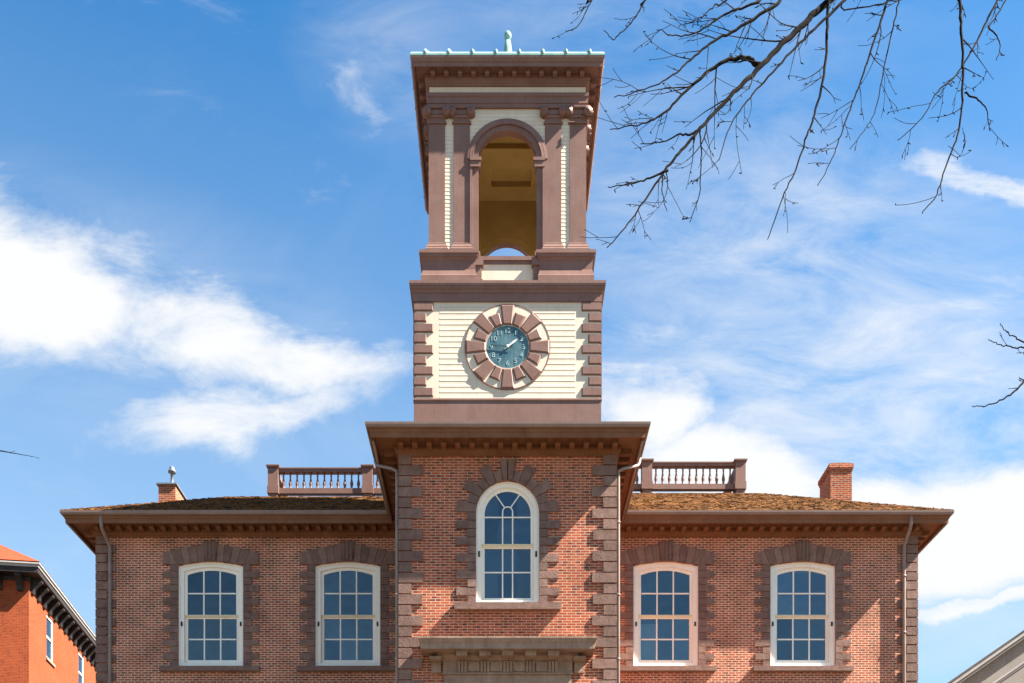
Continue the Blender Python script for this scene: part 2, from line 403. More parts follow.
# ================================================================== the main building
WY, PY = 29.0, 24.6          # wing wall, pavilion wall
WH, PH = 12.0, 2.68          # half widths
ZT = 14.90                   # top of the brickwork
YC = 27.4                    # centre of the tower
hall = empty('clock_tower_hall', (0, WY, 0), 'red brick hall with two wings under a brown and cream clock tower', 'building')

WINX = [-8.67, -4.66, 4.66, 8.67]
WZB, WZS, WZC, WHW = 11.06, 14.02, 14.14, .95
PZB, PZS, PR = 11.19, 13.465, .785

def wall_face(mb, x0, x1, z0, z1, y, holes, reveal=.3):
    """brick face in the plane y facing -y with arched holes (cx, points); reveals run back"""
    cur = x0
    for cx, pts in holes:
        p = shift(pts, cx)
        hx0, hx1, zb = p[0][0], p[1][0], p[0][1]
        mb.add([(cur,y,z0),(hx0,y,z0),(hx0,y,z1),(cur,y,z1)], [(0,1,2,3)])
        mb.add([(hx0,y,z0),(hx1,y,z0),(hx1,y,zb),(hx0,y,zb)], [(0,1,2,3)])
        top = p[2:]
        for a, b in zip(top, top[1:]):
            mb.add([(b[0],y,b[1]),(a[0],y,a[1]),(a[0],y,z1),(b[0],y,z1)], [(0,1,2,3)])
        n = len(p)
        for i in range(n):
            a, b = p[i], p[(i+1) % n]
            mb.add([(a[0],y,a[1]),(b[0],y,b[1]),(b[0],y+reveal,b[1]),(a[0],y+reveal,a[1])], [(0,3,2,1)])
        cur = hx1
    mb.add([(cur,y,z0),(x1,y,z0),(x1,y,z1),(cur,y,z1)], [(0,1,2,3)])

def grow(pts, d): return inset_poly(pts, -d)
whole = arch_pts(WHW, WZB, WZS, WZC)
for sgn in (-1, 1):
    mb = MB(); xs = sorted([x for x in WINX if x*sgn > 0])
    x0, x1 = sorted((sgn*PH, sgn*WH))
    wall_face(mb, x0, x1, 0, ZT, WY, [(x, grow(whole, .002)) for x in xs])
    xo = sgn*WH
    mb.add([(xo,WY,0),(xo,41,0),(xo,41,ZT),(xo,WY,ZT)], [(0,1,2,3)])
    mb.build('wing_wall', 'brick_wing', hall)
mb = MB(); mb.add([(-WH,41,0),(WH,41,0),(WH,41,ZT),(-WH,41,ZT)], [(0,1,2,3)]); mb.build('back_wall', 'brick_wing', hall)
mb = MB()
phole = arch_pts(PR, PZB, PZS, PZS+PR, 24, True)
wall_face(mb, -PH, PH, 0, ZT, PY, [(0, grow(phole, .002))])
for sx in (-PH, PH): mb.add([(sx,PY,0),(sx,WY-.002,0),(sx,WY-.002,ZT),(sx,PY,ZT)], [(0,1,2,3)])
mb.build('pavilion_wall', 'brick_red', hall)

# rooms behind the glass
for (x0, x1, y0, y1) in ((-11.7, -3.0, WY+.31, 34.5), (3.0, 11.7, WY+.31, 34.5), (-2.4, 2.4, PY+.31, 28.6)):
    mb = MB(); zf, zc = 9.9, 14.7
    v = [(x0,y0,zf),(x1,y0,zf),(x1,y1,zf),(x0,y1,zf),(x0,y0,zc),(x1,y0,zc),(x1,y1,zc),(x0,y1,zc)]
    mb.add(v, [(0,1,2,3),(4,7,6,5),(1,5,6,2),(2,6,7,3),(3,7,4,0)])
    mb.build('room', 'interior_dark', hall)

# --- quoins
def block(mb, x0, x1, z0, z1, y, p, ch=.012, back=.05):
    pts = [(x0,z0),(x1,z0),(x1,z1),(x0,z1)]
    mb.prism(pts, y-p, y+back, ch)
for sgn in (-1, 1):
    mb = MB(); h = .2667; z = ZT-.01; k = 0
    while z > 0.3:
        w = .30 if k % 2 == 0 else .57
        wv = w+random.uniform(-.015, .015)
        xo = sgn*(PH+.03); xi = sgn*(PH-wv)
        a, b = sorted((xo, xi))
        pr = .04+random.uniform(-.006, .006)
        mb.box(a, b, PY-pr, PY+(.57 if k % 2 == 0 else .30), z-h+.022, z-.006)
        z -= h; k += 1
    mb.build('corner_quoins', 'brownstone', hall)
    mb = MB(); z = ZT-.01; k = 0
    while z > 0.3:
        w = .30 if k % 2 == 0 else .55
        xo = sgn*(WH+.03); xi = sgn*(WH-w)
        a, b = sorted((xo, xi)); pr = .045+random.uniform(-.006, .006)
        mb.box(a, b, WY-pr, WY+(.55 if k % 2 == 0 else .30), z-h+.028, z-.006)
        z -= h; k += 1
    mb.build('corner_quoins', 'brownstone', hall)

# --- wing windows: one of each, copied
def make_wing_window(cx):
    y = WY+.06
    f = MB(); S = lambda p: shift(p, cx)
    f.ring(S(arch_pts(.95, WZB, WZS, WZC)), S(arch_pts(.80, WZB+.14, WZS-.13, WZC-.125)), y, y+.16)
    f.ring(S(arch_pts(.95, WZB, WZS, WZC)), S(arch_pts(.90, WZB+.05, WZS-.045, WZC-.045)), y-.025, y+.001)
    root = f.build('window', 'white_trim', hall, org=(cx, WY, WZB))
    def part(name, mat, mb): return mb.build(name, mat, root)
    s = MB(); s.ring(S(arch_pts(.80, 12.575, WZS-.13, WZC-.125)), S(arch_pts(.715, 12.63, 13.80, 13.93)), y+.05, y+.10)
    part('upper_sash', 'white_trim', s)
    q = lambda a, b, c, hw: [(cx-hw, a), (cx+hw, a), (cx+hw, b), (cx-hw, b)]
    s = MB(); s.ring(q(WZB+.14, 12.575, 0, .80), q(11.315, 12.53, 0, .715), y+.103, y+.15)
    part('lower_sash', 'white_trim', s)
    s = MB(); s.box(cx-.81, cx+.81, y+.03, y+.052, 12.59, 12.616); part('meeting_rail', 'rail_paint', s)
    s = MB()
    for t in (-1, 1):
        xx = cx+t*.24
        s.box(xx-.02, xx+.02, y+.06, y+.088, 12.62, 13.925-.13*(.24/.715)**2+.01)
        s.box(xx-.02, xx+.02, y+.112, y+.14, 11.31, 12.54)
    for k in (-1, 0, 1):
        xx = cx+k*.477
        s.box(xx-.219, xx+.219, y+.061, y+.087, 13.24, 13.28)
        s.box(xx-.219, xx+.219, y+.113, y+.139, 11.91, 11.95)
    part('muntins', 'white_trim', s)
    g_ = MB(); g_.prism(S(arch_pts(.72, 12.61, 13.805, 13.935)), y+.072, y+.078); part('pane', 'glass', g_)
    g_ = MB(); g_.prism(q(11.31, 12.54, 0, .72), y+.124, y+.130); part('pane', 'glass', g_)
    for t in (-1, 1):
        s = MB(); s.box(cx+t*.865-.02, cx+t*.865+.02, y-.035, y+.01, 12.28, 12.40); s.box(cx+t*.865-.012, cx+t*.865+.012, y-.05, y-.03, 12.30, 12.345)
        part('latch', 'black', s)
    s = MB(); s.box(cx-1.47, cx+1.45, WY-.13, WY+.10, 10.92, WZB-.003)
    part('sill', 'brownstone', s)
    # surround: toothed jambs and flat arch
    for t in (-1, 1):
        s = MB(); h = .2; z = WZB+.002; k = 1
        while z+h < 14.12:
            w = 1.41 if k % 2 == 0 else 1.18
            a, b = sorted((cx+t*.956, cx+t*(w+random.uniform(-.012, .012))))
            s.box(a, b, WY-.03-random.uniform(0, .012), WY+.06, z+.006, min(z+h-.008, 14.055))
            z += h; k += 1
        part('jamb_stones', 'brownstone', s)
    s = MB()
    lo = lambda x: max(14.06, WZC+.006-(WZC-WZS)*(x/WHW)**2) if abs(x) < WHW else 14.06
    hi = lambda x: 14.64-.25*(abs(x)/1.41)**1.7
    cuts = [.17, .36, .56, .76, .98]
    for t in (-1, 1):
        for i in range(len(cuts)):
            xb0 = cuts[i]; xb1 = cuts[i+1] if i+1 < len(cuts) else 1.41
            xt0 = xb0*1.18 if i else .2; xt1 = xb1*1.18 if i+1 < len(cuts) else 1.41
            g0 = .005
            P = [(xb0+g0, lo(xb0)), ((xb0+xb1)/2, lo((xb0+xb1)/2)), (xb1-g0, lo(xb1)), (xt1-g0, hi(xt1)), ((xt0+xt1)/2, hi((xt0+xt1)/2)), (xt0+g0, hi(xt0))]
            P = [(cx+t*x, z_) for x, z_ in P]
            s.prism(P if t > 0 else P[::-1], WY-.04-random.uniform(0, .006), WY+.06)
    kb = [(-.165, lo(.17)), (.165, lo(.17)), (.225, 14.73), (-.225, 14.73)]
    s.prism(shift(kb, cx), WY-.075, WY+.06, .012)
    for t in (-1, 0, 1): s.box(cx+t*.11-.035, cx+t*.11+.035, WY-.095, WY-.07, lo(.17)+.03, 14.70)
    part('flat_arch', 'brownstone', s)
    return root
w0 = make_wing_window(WINX[0])
for x in WINX[1:]:
    dup(w0, hall, loc=(x, w0.location.y, w0.location.z))

# --- pavilion window
def make_pavilion_window():
    y = PY+.06
    f = MB()
    A = lambda hw, zb: arch_pts(hw, zb, PZS, PZS+hw, 24, True)
    f.ring(A(.785, PZB), A(.655, PZB+.12), y, y+.16)
    f.ring(A(.785, PZB), A(.735, PZB+.05), y-.025, y+.001)
    root = f.build('arched_window', 'white_trim', hall, org=(0, PY, PZB))
    part = lambda n, mt, mb: mb.build(n, mt, root)
    s = MB(); s.ring(A(.655, 12.675), A(.575, 12.73), y+.05, y+.10); part('upper_sash', 'white_trim', s)
    q = lambda a, b, hw: [(-hw, a), (hw, a), (hw, b), (-hw, b)]
    s = MB(); s.ring(q(PZB+.12, 12.675, .655), q(11.40, 12.635, .575), y+.103, y+.15); part('lower_sash', 'white_trim', s)
    s = MB(); s.box(-.66, .66, y+.03, y+.052, 12.69, 12.718); part('meeting_rail', 'rail_paint', s)
    s = MB()
    for t in (-1, 1):
        s.box(t*.125-.016, t*.125+.016, y+.06, y+.088, 12.72, 13.54)
        s.box(t*.125-.016, t*.125+.016, y+.112, y+.14, 11.39, 12.64)
        a = R(35); d = Vector((t*math.sin(a), math.cos(a)))
        p0 = Vector((0, 13.54))+d*.125; p1 = Vector((0, 13.54))+d*.51; n = Vector((-d.y, d.x))*.014
        P = [tuple(p0-n), tuple(p1-n), tuple(p1+n), tuple(p0+n)]
        s.prism(P, y+.062, y+.086)
    pr = [(.125*math.cos(math.pi*i/12), 13.54+.125*math.sin(math.pi*i/12)) for i in range(13)]
    for a, b in zip(pr, pr[1:]):
        c = Vector((0, 13.54)); o = lambda p, r: tuple(c+(Vector(p)-c).normalized()*r)
        s.prism([o(a, .111), o(a, .139), o(b, .139), o(b, .111)], y+.059, y+.089)
    for (x0, x1) in ((-.575, -.142), (-.108, .108), (.142, .575)):
        s.box(x0, x1, y+.061, y+.087, 13.385, 13.417)
        s.box(x0, x1, y+.113, y+.139, 12.03, 12.062)
    part('muntins', 'white_trim', s)
    g_ = MB(); g_.prism(A(.58, 12.71), y+.072, y+.078); part('pane', 'glass', g_)
    g_ = MB(); g_.prism(q(11.39, 12.64, .58), y+.124, y+.130); part('pane', 'glass', g_)
    for t in (-1, 1):
        s = MB(); s.box(t*.71-.02, t*.71+.02, y-.035, y+.01, 12.39, 12.52); s.box(t*.71-.012, t*.71+.012, y-.05, y-.03, 12.41, 12.46)
        part('latch', 'black', s)
    s = MB(); s.prism([(-1.31, 11.02), (1.31, 11.02), (1.34, 11.187), (-1.34, 11.187)], PY-.14, PY+.1); part('sill', 'brownstone', s)
    for t in (-1, 1):
        s = MB(); h = (PZS-PZB)/11; z = PZB
        for k in range(11):
            w = 1.28 if k % 2 == 1 else 1.0
            a, b = sorted((t*.79, t*(w+random.uniform(-.012, .012))))
            s.box(a, b, PY-.03-random.uniform(0, .012), PY+.06, z+.007, z+h-.01)
            z += h
        part('jamb_stones', 'brownstone', s)
    s = MB(); st = math.pi/13
    for k in range(13):
        if k == 6: continue
        a0, a1 = k*st+.008, (k+1)*st-.008
        if k == 5: a1 -= .03
        if k == 7: a0 += .03
        ro = 1.27 if k % 2 == 0 else 1.04
        P = [(.79*math.cos(a0), PZS+.79*math.sin(a0)), (ro*math.cos(a0), PZS+ro*math.sin(a0)), (ro*math.cos(a1), PZS+ro*math.sin(a1)), (.79*math.cos(a1), PZS+.79*math.sin(a1))]
        s.prism(P, PY-.035-random.uniform(0, .01), PY+.06)
    for t in (-1, 1):
        P = [(t*.008, PZS+.79), (t*.125, PZS+.785), (t*.195, PZS+1.30), (t*.008, PZS+1.30)]
        s.prism(P if t > 0 else P[::-1], PY-.075, PY+.06, .008)
    part('arch_stones', 'brownstone', s)
    return root
make_pavilion_window()

# --- main cornice
ZE = 15.29
prof = [(.0, 14.855), (.03, 14.855), (.035, 14.885), (.075, 14.90), (.085, 14.94), (.12, 14.955), (.13, 15.0), (.132, 15.075), (.57, 15.075), (.572, 15.0), (.60, 14.995), (.605, 14.975), (.645, 14.975), (.65, 15.09),
        (.67, 15.10), (.68, 15.155), (.70, 15.16), (.70, 15.235), (.60, 15.24)]
gut = [(.66, 15.185), (.72, 15.18), (.75, 15.20), (.76, 15.24), (.765, ZE), (.735, ZE), (.735, 15.22), (.66, 15.21)]
pieces = {'wing_cornice_w': [(-WH, 41), (-WH, WY), (-PH-.0, WY)], 'wing_cornice_e': [(PH, WY), (WH, WY), (WH, 41)],
          'pavilion_cornice': [(-PH, WY), (-PH, PY), (PH, PY), (PH, WY)]}
full = [(-WH, 41), (-WH, WY), (-PH, WY), (-PH, PY), (PH, PY), (PH, WY), (WH, WY), (WH, 41)]
def sub_sweep(mb, pr, i0, i1):
    """a stretch of the whole eaves line, mitred as the whole"""
    tmp = MB(); tmp.sweep(full, pr, caps=False); k = len(pr)
    vs = tmp.v[i0*k:(i1+1)*k]
    fs = [(i*k+q, (i+1)*k+q, (i+1)*k+q+1, i*k+q+1) for i in range(i1-i0) for q in range(k-1)]
    mb.add(vs, fs)
cornices = {}
for key, nm, i0, i1 in (('w', 'wing_cornice', 0, 2), ('p', 'pavilion_cornice', 2, 5), ('e', 'wing_cornice', 5, 7)):
    mb = MB(); sub_sweep(mb, prof, i0, i1); cornices[key] = mb.build(nm, 'cornice_bounce_paint', hall)
    mb = MB(); sub_sweep(mb, gut, i0, i1); mb.build('gutter', 'gutter_paint', cornices[key])
for key, x, y0, y1 in (('w', -WH-.60, WY-.52, 41), ('e', WH+.60, WY-.52, 41), ('p', -PH-.60, PY-.5, WY-.75), ('p', PH+.60, PY-.5, WY-.75)):
    mb = MB(); mb.cyl((x, y0, 14.965), (x, y1, 14.965), .03, 8); mb.build('eaves_bead', 'pipe', cornices[key])

def modillion_mesh(mb, x, y, z, w=.125, ln=.27, h=.125, d=(0, -1)):
    """scrolled block hanging under the soffit, running out from the wall in direction d"""
    dx, dy = d; px_, py_ = -dy, dx
    prof_ = [(0, 0), (0, -h), (ln*.5, -h*1.08), (ln*.9, -h*.98), (ln, -h*.8), (ln, 0)]
    vs = []
    for s_ in (-w/2, w/2):
        for a, b in prof_: vs.append((x+dx*a+px_*s_, y+dy*a+py_*s_, z+b))
    n = len(prof_)
    mb.add(vs, [tuple(range(n)), tuple(range(2*n-1, n-1, -1))]+[((i+1) % n, i, n+i, n+(i+1) % n) for i in range(n)])
    mb.box(x+min(0, dx*(ln+.015))-abs(px_)*(w/2+.012), x+max(0, dx*(ln+.015))+abs(px_)*(w/2+.012),
           y+min(0, dy*(ln+.015))-abs(py_)*(w/2+.012), y+max(0, dy*(ln+.015))+abs(py_)*(w/2+.012), z-.018, z+.004)
def mod_row(parent, x0, x1, y, z, step, **kw):
    n = max(1, round((x1-x0)/step)); xs = [x0+(x1-x0)*i/n for i in range(n+1)]
    mb = MB(); modillion_mesh(mb, xs[0], y, z, **kw)
    first = mb.build('modillion', kw.get('mat', 'cornice_bounce_paint') if False else MODMAT, parent, org=(xs[0], y, z))
    for x in xs[1:]:
        c = dup(first, parent); c.location.x = first.location.x+(x-xs[0])
MODMAT = 'cornice_bounce_paint'
mod_row(cornices['w'], -WH+.12, -PH-.85, WY-.13, 15.074, .32)
mod_row(cornices['e'], PH+.85, WH-.12, WY-.13, 15.074, .32)
mod_row(cornices['p'], -PH+.05, PH-.05, PY-.13, 15.074, .362)
mb = MB()
for sgn in (-1, 1):
    for k in range(12): modillion_mesh(mb, sgn*(PH+.13), PY+.12+k*.355, 15.074, d=(sgn, 0))
    for k in range(36): modillion_mesh(mb, sgn*(WH+.13), WY+.12+k*.33, 15.074, d=(sgn, 0))
tag(mb.build('modillion', 'cornice_bounce_paint', hall), None, None, kind='stuff')

# --- roofs
for sgn, k, s in ((-1, 3.8, .60), (1, 4.44, .612)):
    mb = MB(); e = WH+.74; z0 = 15.30; y0 = WY-.74; yb = 41.7
    zd = z0+s*k
    P = [(sgn*e, y0, z0), (0, y0, z0), (0, y0+k, zd), (sgn*(e-k), y0+k, zd), (sgn*(e-k), yb-k, zd), (sgn*e, yb, z0), (0, yb, z0), (0, yb-k, zd)]
    th = .05
    mb.add(P, [(0,1,2,3), (0,3,4,5), (5,6,7,4)])
    mb.add([(sgn*e, y0, z0-th), (0, y0, z0-th), (0, y0, z0), (sgn*e, y0, z0), (sgn*e, yb, z0-th), (sgn*e, yb, z0)], [(0,1,2,3), (0,3,5,4)])
    # ragged shake butts along the eaves and up the courses
    nrow = int(k/.19)
    for r in range(nrow):
        yy = y0+r*.19; zz = z0+s*r*.19
        x = .9
        lim = e-r*.19
        while x < lim-.05:
            w = random.uniform(.09, .2); x2 = min(x+w, lim)
            t = random.uniform(.008, .035); j = random.uniform(-.025, .012)
            if x2 > 2.0:
                mb.add([(sgn*x, yy+j, zz+s*j+.002), (sgn*(x2-.008), yy+j, zz+s*j+.002), (sgn*x, yy+j, zz+s*j+t), (sgn*(x2-.008), yy+j, zz+s*j+t), (sgn*x, yy+.2, zz+s*.2+.004), (sgn*(x2-.008), yy+.2, zz+s*.2+.004)],
                       [(0,1,3,2), (2,3,5,4)])
            x = x2
    mb.build('shingle_roof', 'shake', hall)
    mb = MB(); mb.add([P[3], P[2], P[7], P[4]], [(0,1,2,3)])
    mb.build('roof_deck', 'roof_felt', hall)
mb = MB(); e = PH+.73; zz = 15.30; yf = PY-.73
mb.add([(-e, yf, zz), (e, yf, zz), (e, WY+.2, zz), (-e, WY+.2, zz), (-2.3, 25.1, zz+.45), (2.3, 25.1, zz+.45), (2.3, 30, zz+.45), (-2.3, 30, zz+.45)], [(0,1,5,4), (1,2,6,5), (3,0,4,7)])
mb.build('pavilion_roof', 'roof_felt', hall)

# --- balustrades on the roof decks
def baluster(mb, x, y, z, h):
    mb.lathe(x, y, [(.045, z), (.045, z+h*.08), (.028, z+h*.12), (.05, z+h*.26), (.055, z+h*.34), (.035, z+h*.52), (.022, z+h*.68), (.03, z+h*.78), (.022, z+h*.83), (.042, z+h*.92), (.045, z+h)], 8)
def balustrade(sgn, xe, y, z, h, xposts, k, xin):
    """end post at xe, run along the front to xin, return to the back"""
    mb = MB()
    a, b = sorted((xe, xin)); pw = .165
    mb.box(a, b, y-.09, y+.09, z+h*.18-.02, z+h*.18+.15)
    root = mb.build('balustrade', 'brown_paint', hall)
    mb = MB(); mb.box(a, b, y-.1, y+.1, z+h-.16, z+h-.07); mb.box(a, b, y-.12, y+.12, z+h-.068, z+h-.03)
    mb.build('top_rail', 'brown_paint', root)
    mb = MB(); mb.box(xe-.1, xe+.1, y+.22, y+5, z+h*.18-.02, z+h*.18+.15); mb.box(xe-.12, xe+.12, y+.22, y+5, z+h-.16, z+h-.04)
    mb.build('side_rail', 'brown_paint', root)
    for xp, yp in [(x, y) for x in xposts]+[(xe, y+5)]:
        mb = MB(); mb.box(xp-pw, xp+pw, yp-pw, yp+pw, z+h*.16, z+h-.05)
        mb.box(xp-pw-.02, xp+pw+.02, yp-pw-.02, yp+pw+.02, z+h*.13, z+h*.36)
        mb.box(xp-pw-.03, xp+pw+.03, yp-pw-.03, yp+pw+.03, z+h-.06, z+h-.02); mb.box(xp-pw-.05, xp+pw+.05, yp-pw-.05, yp+pw+.05, z+h-.018, z+h+.02)
        mb.box(xp-.14, xp+.14, yp-.14, yp+.14, z-.05, z+h*.13)
        mb.build('post', 'brown_paint', root)
    zb = z+h*.18+.15; hh = (z+h-.16)-zb
    first = None
    xs = sorted(xposts+[xin])
    for p, q in zip(xs, xs[1:]):
        n = max(1, round((q-p-.4)/.222)); 
        for i in range(n):
            x = p+.2+(q-p-.4)*(i+.5)/n
            if first is None:
                mb = MB(); baluster(mb, x, y, zb, hh); first = mb.build('baluster', 'brown_paint', root, org=(x, y, zb)); fx = x; fl = first.location.copy()
            else:
                c = dup(first, root); c.location = fl+Vector((x-fx, 0, 0))
    for i in range(12):
        c = dup(first, root); c.location = fl+Vector((xe-fx, .42+i*.36, 0))
balustrade(-1, PX(274, 32.3), 32.3, 17.60, 1.02, [PX(274, 32.3), PX(368, 32.3)], 0, -2.4)
balustrade(1, PX(739.5, 32.9), 32.9, 18.03, 1.10, [PX(739.5, 32.9), PX(646.5, 32.9)], 0, 2.4)

# --- chimneys
mb = MB(); y = 33.0; x0, x1, zt = PX(158.5, y), PX(175.5, y), PZ(485, y)
mb.box(x0, x1, y, y+1.5, 15.2, zt)
ch = mb.build('chimney', 'brick_chimney', hall)
mb = MB(); mb.box(x0-.06, x1+.06, y-.06, y+1.56, zt+.001, zt+.05)
cxm = (x0+x1)/2+.02
mb.add([(x0-.03,y-.03,zt+.05),(x1+.03,y-.03,zt+.05),(x1+.03,y+1.53,zt+.05),(x0-.03,y+1.53,zt+.05),(cxm-.08,y+.35,zt+.17),(cxm+.08,y+.35,zt+.17),(cxm+.08,y+.55,zt+.17),(cxm-.08,y+.55,zt+.17)],
       [(0,1,5,4),(1,2,6,5),(2,3,7,6),(3,0,4,7),(4,5,6,7)])
mb.build('flashing_cap', 'lead', ch)
mb = MB(); mb.lathe(cxm, y+.45, [(.12, zt+.17), (.05, zt+.26), (.05, zt+.62), (.13, zt+.64), (.13, zt+.70), (.07, zt+.74), (.09, zt+.80), (.02, zt+.86)], 12)
mb.build('flue_cowl', 'lead', ch)
mb = MB(); y = 34.0; x0, x1, zt = PX(830.5, y), PX(852, y), PZ(464, y)
mb.box(x0, x1, y, y+1.15, 15.2, zt-.22)
mb.box(x0-.025, x1+.025, y-.025, y+1.175, zt-.22, zt-.14); mb.box(x0-.05, x1+.05, y-.05, y+1.2, zt-.14, zt)
ch = mb.build('chimney', 'brick_chimney', hall)
mb = MB(); mb.prism([(x0+.02, zt), (x1-.02, zt), (x1-.1, zt+.05), (x0+.1, zt+.05)], y, y+1.15); mb.build('mortar_cap', 'hoodstone', ch)

# --- downpipes
for sgn in (-1, 1):
    mb = MB(); x = sgn*(PH+.075); y = PY+.02
    mb.tube([(sgn*(PH+.70), 25.25, 15.2), (sgn*(PH+.68), 25.2, 15.02), (sgn*(PH+.62), 25.1, 14.9), (sgn*(PH+.2), 24.72, 14.62), (x, y, 14.5), (x, y, 14.3), (x, y, 0)], [.04]*7, 8)
    root = mb.build('downpipe', 'pipe', hall)
    for zz in (13.2, 11.4, 9.8):
        mb = MB(); mb.cyl((x, y, zz), (x, y, zz+.05), .05, 8); mb.build('pipe_collar', 'pipe', root)
    xg = PX(101, 28.35) if sgn < 0 else PX(911, 28.35)
    xw = PX(110, 28.9) if sgn < 0 else PX(904, 28.9)
    mb = MB(); y = WY-.1
    mb.tube([(xg, 28.34, 15.18), (xg, 28.34, 14.98), (xg, 28.40, 14.85), ((xg+xw)/2, 28.68, 14.70), (xw, y, 14.55), (xw, y, 14.4), (xw, y, 0)], [.05]*7, 8)
    root = mb.build('downpipe', 'pipe', hall)
    for zz in (13.65, 12.0, 10.2):
        mb = MB(); mb.cyl((xw, y, zz), (xw, y, zz+.06), .065, 8); mb.build('pipe_collar', 'pipe', root)

# --- door hood under the arched window
mb = MB(); fw = 1.6; fy = PY-.12
mb.box(-fw, fw, fy, PY+.05, 9.42, 9.80)
hood = mb.build('door_hood', 'hoodstone', hall)
mb = MB(); P = [(-fw-.04, PY), (-fw-.04, fy), (fw+.04, fy), (fw+.04, PY)]
mb.sweep(P, [(0, 9.74), (.04, 9.76), (.07, 9.81), (.1, 9.84), (.1, 9.90), (.44, 9.90), (.445, 9.88), (.475, 9.88), (.48, 10.02), (.50, 10.04), (.53, 10.12), (.53, 10.165), (0, 10.22)], caps=True)
mb.build('hood_cornice', 'hoodstone', hood)
for i in range(5):
    x = -1.12+i*.56
    mb = MB(); mb.box(x-.135, x+.135, fy-.34, fy-.08, 9.76, 9.905); mb.box(x-.155, x+.155, fy-.36, fy-.08, 9.87, 9.902); mb.build('hood_block', 'hoodstone', hood)
mb = MB()
for i in range(5):
    x = -1.12+i*.56*1.0
    for t in (-1, 0, 1): mb.box(x+t*.08-.03, x+t*.08+.03, fy-.045, fy+.01, 9.45, 9.72)
mb.box(-fw-.02, fw+.02, fy-.04, fy+.02, 9.40, 9.44)
for i in range(4): mb.box(-.84+i*.56-.14, -.84+i*.56+.14, fy-.03, fy+.01, 9.47, 9.70)
mb.build('triglyphs', 'hoodstone', hood)
mb = MB(); mb.box(-fw+.02, fw-.02, fy+.01, PY+.05, 9.0, 9.398); mb.box(-fw+.05, -fw+.5, fy-.02, PY+.05, 3.6, 9.0); mb.box(fw-.5, fw-.05, fy-.02, PY+.05, 3.6, 9.0)
mb.build('architrave', 'hoodstone', hood)
for sgn in (-1, 1):     # scroll brackets at the ends
    mb = MB(); xx = sgn*(fw+.17)
    mb.box(xx-.12, xx+.12, PY-.09, PY+.05, 9.46, 9.74); mb.box(xx-.15, xx+.15, PY-.3, PY+.05, 9.72, 9.80)
    mb.build('hood_bracket', 'hoodstone', hood)

# ================================================================== tower: clock stage
TH = 2.355
sq = lambda h: [(-h, YC-h), (h, YC-h), (h, YC+h), (-h, YC+h)]
rot = lambda k: Matrix.Translation((0, YC, 0)) @ Matrix.Rotation(k*math.pi/2, 4, 'Z') @ Matrix.Translation((0, -YC, 0))
mb = MB(); h = TH-.008; mb.box(-h, h, YC-h, YC+h, 14.9, 19.3); mb.build('clock_stage', 'cream', hall)
mb = MB(); mb.sweep(sq(TH), [(-.05, 15.0), (.012, 15.0), (.012, 16.50), (.03, 16.505), (.03, 16.545), (.0, 16.575), (-.05, 16.575)], True)
mb.build('base_board', 'brown_paint', hall)
def clapboards(mb, x0, x1, z0, z1, y, step=.143, lap=.013, cut=None):
    z = z0
    while z < z1-.01:
        zt = min(z+step, z1); iv = [(x0, x1)]
        if cut: iv = cut((z+zt)/2, x0, x1)
        for a, b in iv:
            if b-a < .01: continue
            mb.add([(a,y,z),(b,y,z),(b,y-lap,z),(a,y-lap,z),(b,y-.002,zt),(a,y-.002,zt)], [(0,1,2,3), (3,2,4,5)])
            mb.add([(a,y,z),(a,y-lap,z),(a,y-.002,zt),(b,y,z),(b,y-lap,z),(b,y-.002,zt)], [(0,1,2), (3,5,4)])
        z = zt
mb = MB()
for k in range(4):
    mb.T = rot(k); clapboards(mb, -1.72, 1.72, 16.58, 18.96, YC-TH+.016)
mb.build('clapboard_siding', 'cream', hall)
# chamfered wooden quoins
for k in range(4):
    y = YC-TH
    n = 9; hh = (19.01-16.58)/n
    for sgn in (-1, 1):
        mb = MB(); mb.T = rot(k)
        for i in range(n):
            z0 = 16.582+i*hh; w = .50 if i % 2 == 0 else .33
            xo, xi = sgn*(TH+.005), sgn*(TH-w)
            P = [(xi, z0+.01), (xo, z0+.01), (xo, z0+hh-.012), (xi, z0+hh-.012)]
            yb, yf = y+.03, y-.03; c = .045
            # outer end mitres with the next face
            fi, fo = xi+sgn*c, xo
            vs = [(xi,yb,z0+.01),(xo,yb,z0+.01),(xo,yb,z0+hh-.012),(xi,yb,z0+hh-.012),(fi,yf,z0+.01+c),(fo,yf,z0+.01+c),(fo,yf,z0+hh-.035),(fi,yf,z0+hh-.035)]
            mb.add(vs, [(4,5,6,7),(0,1,5,4),(1,2,6,5),(2,3,7,6),(3,0,4,7)])
        mb.build('wooden_quoins', 'brown_paint', hall)
mb = MB(); mb.sweep(sq(TH-.02), [(-.03, 19.0), (.05, 19.0), (.05, 19.20), (.07, 19.21), (.08, 19.27), (.115, 19.30), (.12, 19.345), (.135, 19.35), (.145, 19.40), (.145, 19.47), (-.3, 19.52)], True)
mb.build('stage_cornice', 'brown_paint', hall)
mb = MB(); mb.box(-2.2, 2.2, YC-2.2, YC+2.2, 19.3, 19.53); mb.build('stage_roof', 'lead', hall)

